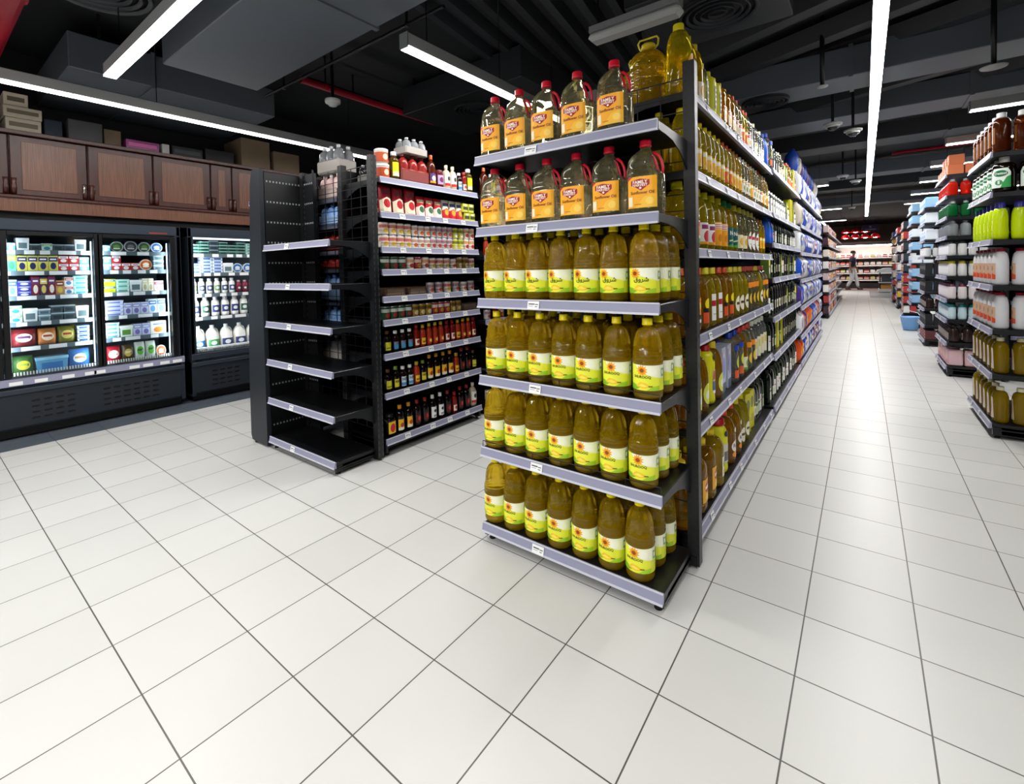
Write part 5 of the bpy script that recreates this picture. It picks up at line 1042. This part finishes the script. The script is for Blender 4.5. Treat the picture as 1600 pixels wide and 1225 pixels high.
# ------------------------------------------------------------------ lamps
FIX = mat('#a9abad', .4); LAMP = emis('#fffdf8', 14.)
def lamp(x, y, z, L, axis, words, power, group=None, wire=None):
    r = thing('strip_light', words, 'light', (x, y, z), 0 if axis == 'y' else PI/2, group)
    b = MB(); b.box(-.032, .032, -L/2, L/2, .008, .085, FIX, .004); link('housing', b.mesh('housing'), r)
    b = MB(); b.box(-.033, .033, -L/2+.004, L/2-.004, 0, .0085, LAMP); link('diffuser', b.mesh('diffuser'), r)
    for e in (-1, 1):
        b = MB(); b.box(-.034, .034, min(e*L/2, e*(L/2+.006)), max(e*L/2, e*(L/2+.006)), -.001, .086, mat('#6f7174', .4)); link('end_cap', b.mesh('end_cap'), r)
    for e in (-.4, 0, .4):
        b = MB(); b.tube([(0, e*L, .085), (0, e*L, (wire or 3.18)-z)], .003, BLACK, 5); link('suspension_wire', b.mesh('suspension_wire'), r)
    ld = bpy.data.lights.new('strip_glow', 'AREA'); ld.shape = 'RECTANGLE'; ld.size = .066; ld.size_y = L; ld.energy = power*L; ld.color = (1, .985, .96); ld.spread = math.radians(172)
    lo = bpy.data.objects.new('strip_glow', ld); COL.objects.link(lo); lo.parent = r; lo.location = (0, 0, -.003)
    return r
PW = 13.6
lamp(1.44, 9.8, 2.55, 14.2, 'y', 'long bright strip light down the middle of the long aisle', PW*.78)
lamp(-3.0, .9, 2.5, 4.4, 'y', 'long strip light in front of the wall cabinets', PW*.42)
lamp(-1.3, .49, 2.52, 2.36, 'x', 'strip light crossing over the chiller walkway', PW*.75)
lamp(-.70, 2.33, 2.5, 1.8, 'y', 'strip light over the walkway behind the oil jugs', PW*.95)
for i, Y in enumerate((5.45, 6.95, 8.5, 10.1, 11.9, 13.8)): lamp(3.75, Y, 2.52, 3.3, 'x', 'strip light above the cross gondolas, %s' % nfrom(i, 'the camera'), PW*.42)
for i, (Y, x) in enumerate(((9.5, .25), (14., .3), (18., .3))): lamp(x, Y, 2.55, 1.3, 'x', 'short strip light over the rice and packet bays, %s' % nfrom(i, 'the camera'), PW*.4)
for i, (x, Y) in enumerate(((.05, 24.6), (3.3, 24.6))): lamp(x, Y, 2.9, 5., 'y', 'added strip light brightening the far end, %s' % nfrom(i, 'the packet bay'), PW*1.2)  # lamps added off to the sides to brighten the far end
# same fittings out of view behind the camera; rear two added for frontal light
lamp(1.15, -1.5, 2.55, 2.6, 'y', 'strip light over the open floor, on the oil side, out of frame', PW*1.1)
lamp(-.95, -2.3, 2.55, 3.6, 'x', 'added strip light over the open floor, crosswise, out of frame', PW*1.5)
lamp(.4, -3.9, 2.55, 4.4, 'x', 'rearmost added strip light over the open floor, out of frame', PW*2.2)
lamp(3.1, 1.2, 2.55, 3.2, 'y', 'strip light over the entrance side, out of frame', PW*.8)
# unlit emergency batten
r = thing('emergency_light', 'unlit white emergency light hanging above the oil jugs', 'light', (.42, 2.02, 2.46), PI/2)
b = MB(); b.box(-.035, .035, -.24, .24, .05, .085, mat('#8d8f91', .45)); link('housing', b.mesh('housing'), r)
b = MB(); b.box(-.05, .05, -.245, .245, .0, .05, mat('#b9bbbb', .3), .02); link('cover', b.mesh('cover'), r)
for e in (-.2, .2):
    b = MB(); b.tube([(0, e, .085), (0, e, .72)], .004, BLACK, 5); link('suspension_wire', b.mesh('suspension_wire'), r)
def dome(x, y, z, words, k=1.):
    r = thing('dome_camera', words, 'camera', (x, y, z)); b = MB(); b.lathe([(.052*k, .05), (.075*k, .055), (.078*k, .07), (.05*k, .08)], mat('#b5b7b9', .4), 20); b.lathe([(.058*k, .05), (.055*k, .03), (.05*k, .05)], mat('#c7c9cb', .4), 20); link('housing', b.mesh('housing'), r)
    b = MB(); b.lathe([(.004, 0), (.025*k, .006), (.04*k, .022), (.045*k, .045)], mat('#303338', .08), 18); link('lens_dome', b.mesh('lens_dome'), r)
    b = MB(); b.box(-.012, .012, -.012, .012, .08, 3.18-z, BLACK); link('pole', b.mesh('pole'), r)
for x, y, z, w_ in [(1.135, 5.2, 2.49, 'dome camera beside the aisle strip light, upper one of the near pair'), (1.285, 5.6, 2.49, 'dome camera beside the aisle strip light, lower one of the near pair'), (1.12, 8.6, 2.49, 'dome camera of the second pair along the aisle, nearer the oil'), (1.27, 9.3, 2.49, 'dome camera of the second pair along the aisle, nearer the strip'), (1.15, 14.0, 2.5, 'lone dome camera deep along the aisle')]: dome(x, y, z, w_)
r = thing('smoke_detector', 'white smoke detector hanging on a rod before the wide duct', 'smoke detector', (-1.98, 1.80, 2.555))
b = MB(); b.lathe([(.008, 0), (.03, .008), (.04, .022), (.058, .03), (.062, .045), (.06, .058), (.03, .066)], mat('#d3d4d4', .4), 24); link('head', b.mesh('head'), r)
b = MB(); b.lathe([(.044, .0235), (.0475, .0265)], mat('#2a2b2d', .5), 24, top=False, bot=False); link('vent_slots', b.mesh('vent_slots'), r)
b = MB(); b.tube([(0, 0, .06), (0, 0, .62)], .013, BLACK, 8); link('rod', b.mesh('rod'), r)
for x, y, z, w_ in [(2.08, 4.35, 2.55, 'flat ceiling speaker above the household cleaner endcap'), (1.11, 4.2, 2.62, 'small detector head over the oil bays')]:
    r = thing('ceiling_speaker', w_, 'speaker', (x, y, z)); b = MB(); b.lathe([(.02, 0), (.075, .004), (.08, .012), (.03, .02)], mat('#a9abab', .5), 24, sx=.9 if z < 2.6 else .5, sy=.9 if z < 2.6 else .5); link('plate', b.mesh('plate'), r)
    b = MB(); b.lathe([(.016, .02), (.016, 3.18-z)], BLACK, 8); link('stem', b.mesh('stem'), r)
# ================= far end of the store
o = (1.45, 28.2, 0); r = thing('meat_display', 'brightly lit meat and deli display across the far end of the aisle', 'display fridge', o)
b = MB(); b.box(-1.2, 1.35, .3, .4, 0, 2.1, mat('#e8e2dc', .5)); b.box(-1.25, -1.2, -.4, .4, 0, 2.1, mat('#2b2624', .5)); b.box(1.35, 1.42, -.4, .4, 0, 2.1, mat('#7a5a40', .5)); b.box(-1.25, 1.42, -.3, .4, 2.05, 2.2, mat('#2b2624', .5)); b.box(-1.2, 1.35, -.38, .3, 0, .25, mat('#2b2624', .5)); link('case', b.mesh('case'), r)
for z in (.40, .72, 1.08, 1.45):
    b = MB(); b.box(-1.2, 1.35, -.35, .3, z-.03, z, mat('#17181a', .4)); b.box(-1.2, 1.35, -.36, -.35, z-.045, z+.01, WHITE); link('shelf', b.mesh('shelf'), r)
b = MB(); b.box(-1.15, 1.3, -.28, -.24, 2.0, 2.045, emis('#fff4ea', 22.)); b.box(-1.15, 1.3, .285, .295, 1.55, 1.62, emis('#fff4ea', 6.)); link('light_strip', b.mesh('light_strip'), r)
mt = ['#c8323a', '#e6d9d2', '#d6403c', '#efe8e2', '#d8c83c', '#b02c30', '#d88a6a']
MT = []
for i, c in enumerate(mt):
    b = MB(); b.box(-.09, .09, -.12, .12, 0, .16, mat(c, .4), .02); b.box(-.092, .092, -.122, -.05, .05, .1, mat('#f0ece6', .4)); MT.append(b.mesh('meat_tray'))
for li, z in enumerate((.401, .721, 1.081, 1.451)):
    for i in range(11):
        w_ = ('red', 'white', 'scarlet', 'cream', 'yellow', 'dark red', 'salmon'); k = RND.randrange(7)
        thing('meat_tray', '%s deli pack on the far display, %s from its dark end, %s' % (w_[k], nth(i), ('lowest shelf', 'second shelf up', 'third shelf up', 'top shelf')[li]), 'tray', (.36+i*.226, 28.05, z), 0, 'packs on the far meat display', MT[k])
for q, (z, n, y) in enumerate(((2.36, 4, 27.2), (2.66, 3, 27.7))):
    for i in range(n):
        r = thing('pendant_lamp', 'glowing red pendant lamp over the far meat display, %s of the %s row' % (nth(i), 'lower' if q == 0 else 'upper'), 'light', (.72+i*.36, y, z), 0, 'red pendant lamps')
        b = MB(); b.lathe([(.17, 0), (.165, .05), (.12, .14), (.05, .19), (.02, .2)], mat('#d01420', .3), 18, bot=False); link('lamp_shade', b.mesh('lamp_shade'), r)
        b = MB(); b.lathe([(.02, -.02), (.075, .0), (.085, .05), (.03, .1)], emis('#fff2e2', 25.), 12); link('bulb', b.mesh('bulb'), r)
        b = MB(); b.lathe([(.006, .19), (.006, 3.18-z)], BLACK, 6); link('cord', b.mesh('cord'), r)
sg = thing('hanging_sign', 'dark purple hanging department sign above the far display', 'sign', (1.62, 26.6, 2.78)); b = MB(); b.box(-.3, .3, -.015, .015, -.14, .14, mat('#2c1d3c', .5), .004); link('board', b.mesh('board'), sg)
b = MB(); b.box(-.04, .04, -.018, -.015, -.02, .08, mat('#7d6aa8', .5)); b.box(-.2, .2, -.018, -.015, -.09, -.07, mat('#8a86a0', .5)); link('print', b.mesh('print'), sg)
b = MB(); [b.box(x-.004, x+.004, -.004, .004, .13, .4, BLACK) for x in (-.25, .25)]; link('hanger', b.mesh('hanger'), sg)
r = thing('display_table', 'low chilled island table with glass lid near the far display', 'table', (2.35, 24.4, 0))
b = MB(); b.box(-.5, .5, -.35, .35, .02, .14, mat('#d9d6d2', .4)); b.box(-.44, .44, -.3, .3, .14, .3, mat('#c98a3c', .5)); b.box(-.5, .5, -.35, .35, .38, .42, mat('#c7c4c2', .4)); b.box(-.47, -.43, -.3, .3, .14, .8, mat('#2b2c30', .4)); b.box(.43, .47, -.3, .3, .14, .8, mat('#2b2c30', .4)); link('base', b.mesh('base'), r)
b = MB(); b.prism([(-.6, .8), (.62, .8), (.5, .95), (-.3, .98), (-.5, .9)], 1, -.38, .38, mat('#d5d6d8', .3)); link('lid', recalc(b.mesh('lid')), r)
b = MB(); b.box(-.4, .4, -.28, .28, .42, .75, mat('#3c4048', .3)); link('bin', b.mesh('bin'), r)
# ================= the shopper
def skin(name, V, E_, m, sub=2):
    me = bpy.data.meshes.new(name); me.from_pydata([v[:3] for v in V], E_, []); ob = bpy.data.objects.new(name, me); COL.objects.link(ob)
    sk = ob.modifiers.new('skin', 'SKIN'); sk.use_smooth_shade = True
    for i, v in enumerate(V):
        d = me.skin_vertices[0].data[i]; d.radius = (v[3], v[4] if len(v) > 4 else v[3]); d.use_root = i == 0
    su = ob.modifiers.new('sub', 'SUBSURF'); su.levels = sub; su.render_levels = sub
    out = bpy.data.meshes.new_from_object(ob.evaluated_get(bpy.context.evaluated_depsgraph_get())); out.name = name
    bpy.data.objects.remove(ob); bpy.data.meshes.remove(me)
    out.materials.clear(); out.materials.append(m)
    for p in out.polygons: p.use_smooth = True
    return out
SKIN = mat('#8a5a42', .5)
V = [(0, 0, .95, .10, .12), (.01, 0, 1.15, .095, .12), (.02, 0, 1.36, .10, .13), (.03, 0, 1.47, .05, .06), (.04, 0, 1.54, .048), (.055, 0, 1.60, .075, .068), (.05, 0, 1.68, .082, .07)]
E_ = [(0, 1), (1, 2), (2, 3), (3, 4), (4, 5), (5, 6)]
for sy, kn, an, to in ((.09, (.13, .52), (.20, .085), (.33, .04)), (-.09, (.0, .50), (-.20, .10), (-.07, .04))):
    k = len(V); V += [(0, sy, .88, .085), (kn[0], sy, kn[1], .055), (an[0], sy, an[1], .038), (to[0]-.05, sy, to[1], .022)]; E_ += [(0, k), (k, k+1), (k+1, k+2), (k+2, k+3)]
for sy, el, wr in ((.2, (.03, 1.15), (.14, .93)), (-.2, (-.05, 1.15), (-.02, .90))):
    s_ = 1 if sy > 0 else -1; k = len(V)
    V += [(.02, sy*.9, 1.41, .055), (el[0], sy*1.18, el[1], .042), (wr[0], sy*1.2, wr[1], .028), (wr[0]+.02, sy*1.2, wr[1]-.06, .03, .016)]; E_ += [(2, k), (k, k+1), (k+1, k+2), (k+2, k+3)]
    for f, (dx, ln) in enumerate(((-.022, .05), (-.008, .062), (.007, .066), (.021, .058))):
        q = len(V); V += [(wr[0]+.02+dx, sy*1.2, wr[1]-.095, .009), (wr[0]+.03+dx, sy*1.2-.008*s_, wr[1]-.095-ln, .007)]; E_ += [(k+3, q), (q, q+1)]
    q = len(V); V += [(wr[0]+.052, sy*1.2-.01*s_, wr[1]-.06, .01), (wr[0]+.07, sy*1.2-.014*s_, wr[1]-.095, .008)]; E_ += [(k+3, q), (q, q+1)]
PX, PY = .98, 26.0
pr = thing('person', 'person in navy polo with red shoulders and pale trousers walking across the aisle', 'person', (PX, PY, .012), math.radians(-8))
link('body', skin('body', V, E_, SKIN), pr)
Vs = [(0, 0, .93, .125, .155), (.0, 0, 1.12, .128, .155), (.015, 0, 1.36, .122, .16), (.02, 0, 1.44, .085, .12), (.02, .19, 1.40, .075), (.03, .225, 1.22, .066), (.02, -.19, 1.40, .075), (-.02, -.225, 1.22, .066)]
link('polo_shirt', skin('polo_shirt', Vs, [(0, 1), (1, 2), (2, 3), (2, 4), (4, 5), (2, 6), (6, 7)], mat('#141a30', .7)), pr)
Vy = [(.0, .0, 1.462, .08, .11), (.0, .12, 1.445, .058), (0, .2, 1.42, .056), (.0, -.12, 1.445, .058), (0, -.2, 1.42, .056)]
link('shoulder_yoke', skin('shoulder_yoke', Vy, [(0, 1), (1, 2), (0, 3), (3, 4)], mat('#a3203a', .7)), pr)
Vt = [(0, 0, .95, .12, .14), (0, .09, .86, .098), (.13, .09, .52, .078), (.19, .09, .12, .065), (0, -.09, .86, .098), (.0, -.09, .50, .078), (-.18, -.09, .14, .065)]
link('trousers', skin('trousers', Vt, [(0, 1), (1, 2), (2, 3), (0, 4), (4, 5), (5, 6)], mat('#c2c6c6', .75)), pr)
for sx, sy in ((.19, .09), (-.21, -.09)): link('shoe', skin('shoe', [(sx-.04, sy, .045, .042, .05), (sx+.07, sy, .04, .04, .036), (sx+.19, sy, .03, .035, .026)], [(0, 1), (1, 2)], mat('#121214', .5), 1), pr)
b = MB(); b.lathe([(.082, 0), (.092, .03), (.088, .075), (.065, .11), (.02, .125)], mat('#14110f', .6), 18, cx=.028, z=1.63, sx=1.05, sy=.88); link('hair', b.mesh('hair'), pr)
b = MB(); b.lathe([(.004, -.012), (.012, 0), (.004, .012)], SKIN, 8, cx=.142, z=1.60)
for e in (-1, 1): b.lathe([(.002, -.018), (.012, -.01), (.016, .012), (.004, .026)], SKIN, 8, cx=.03, cy=e*.073, z=1.61)
link('nose_and_ears', b.mesh('nose_and_ears'), pr)
b = MB()
for e in (-1, 1): b.lathe([(.003, -.007), (.008, 0), (.003, .007)], mat('#0b0908', .2), 8, cx=.126, cy=e*.03, z=1.635)
b.box(.128, .136, -.022, .022, 1.562, 1.568, mat('#6a3a34', .5)); link('eyes_and_mouth', b.mesh('eyes_and_mouth'), pr)
# ================= camera
f, cx, cy = 733.892, 772.447, 439.102; rx, ry, rz = -.0229049, .0208687, .6658999
Rm = Matrix.Rotation(rz, 3, 'Z') @ Matrix.Rotation(rx, 3, 'X') @ Matrix.Rotation(ry, 3, 'Y')
cd = bpy.data.cameras.new('camera'); cam = bpy.data.objects.new('camera', cd); COL.objects.link(cam)
M3 = Matrix((Rm.col[0], Rm.col[2], -Rm.col[1])).transposed()
cam.matrix_world = Matrix.Translation((1.362736, -.406353, 1.219405)) @ M3.to_4x4()
cd.sensor_width = 36; cd.lens = f/1600*36; cd.shift_x = (800-cx)/1600; cd.shift_y = (cy-612.5)/1600; cd.clip_start = .02
S.camera = cam
w = bpy.data.worlds.new('world'); S.world = w; w.use_nodes = True
w.node_tree.nodes['Background'].inputs[0].default_value = (.55, .65, .8, 1); w.node_tree.nodes['Background'].inputs[1].default_value = .05
S.view_settings.view_transform = 'Standard'; S.view_settings.look = 'None'; S.view_settings.gamma = 1; S.view_settings.use_curve_mapping = False
S.view_settings.exposure = 0.2
cy_ = S.cycles
cy_.max_bounces = 10; cy_.transmission_bounces = 9; cy_.diffuse_bounces = 3; cy_.glossy_bounces = 4; cy_.transparent_max_bounces = 8
cy_.caustics_reflective = False; cy_.caustics_refractive = False; cy_.sample_clamp_indirect = 4.
cy_.use_adaptive_sampling = True; cy_.adaptive_threshold = .02
for k, v in SEEN.items():
    if v > 1: print('DUPLICATE LABEL', v, k)
for ob in bpy.data.objects:
    if 'category' in ob and not 4 <= len(ob['label'].split()) <= 16: print('LABEL LENGTH', len(ob['label'].split()), ob['label'])
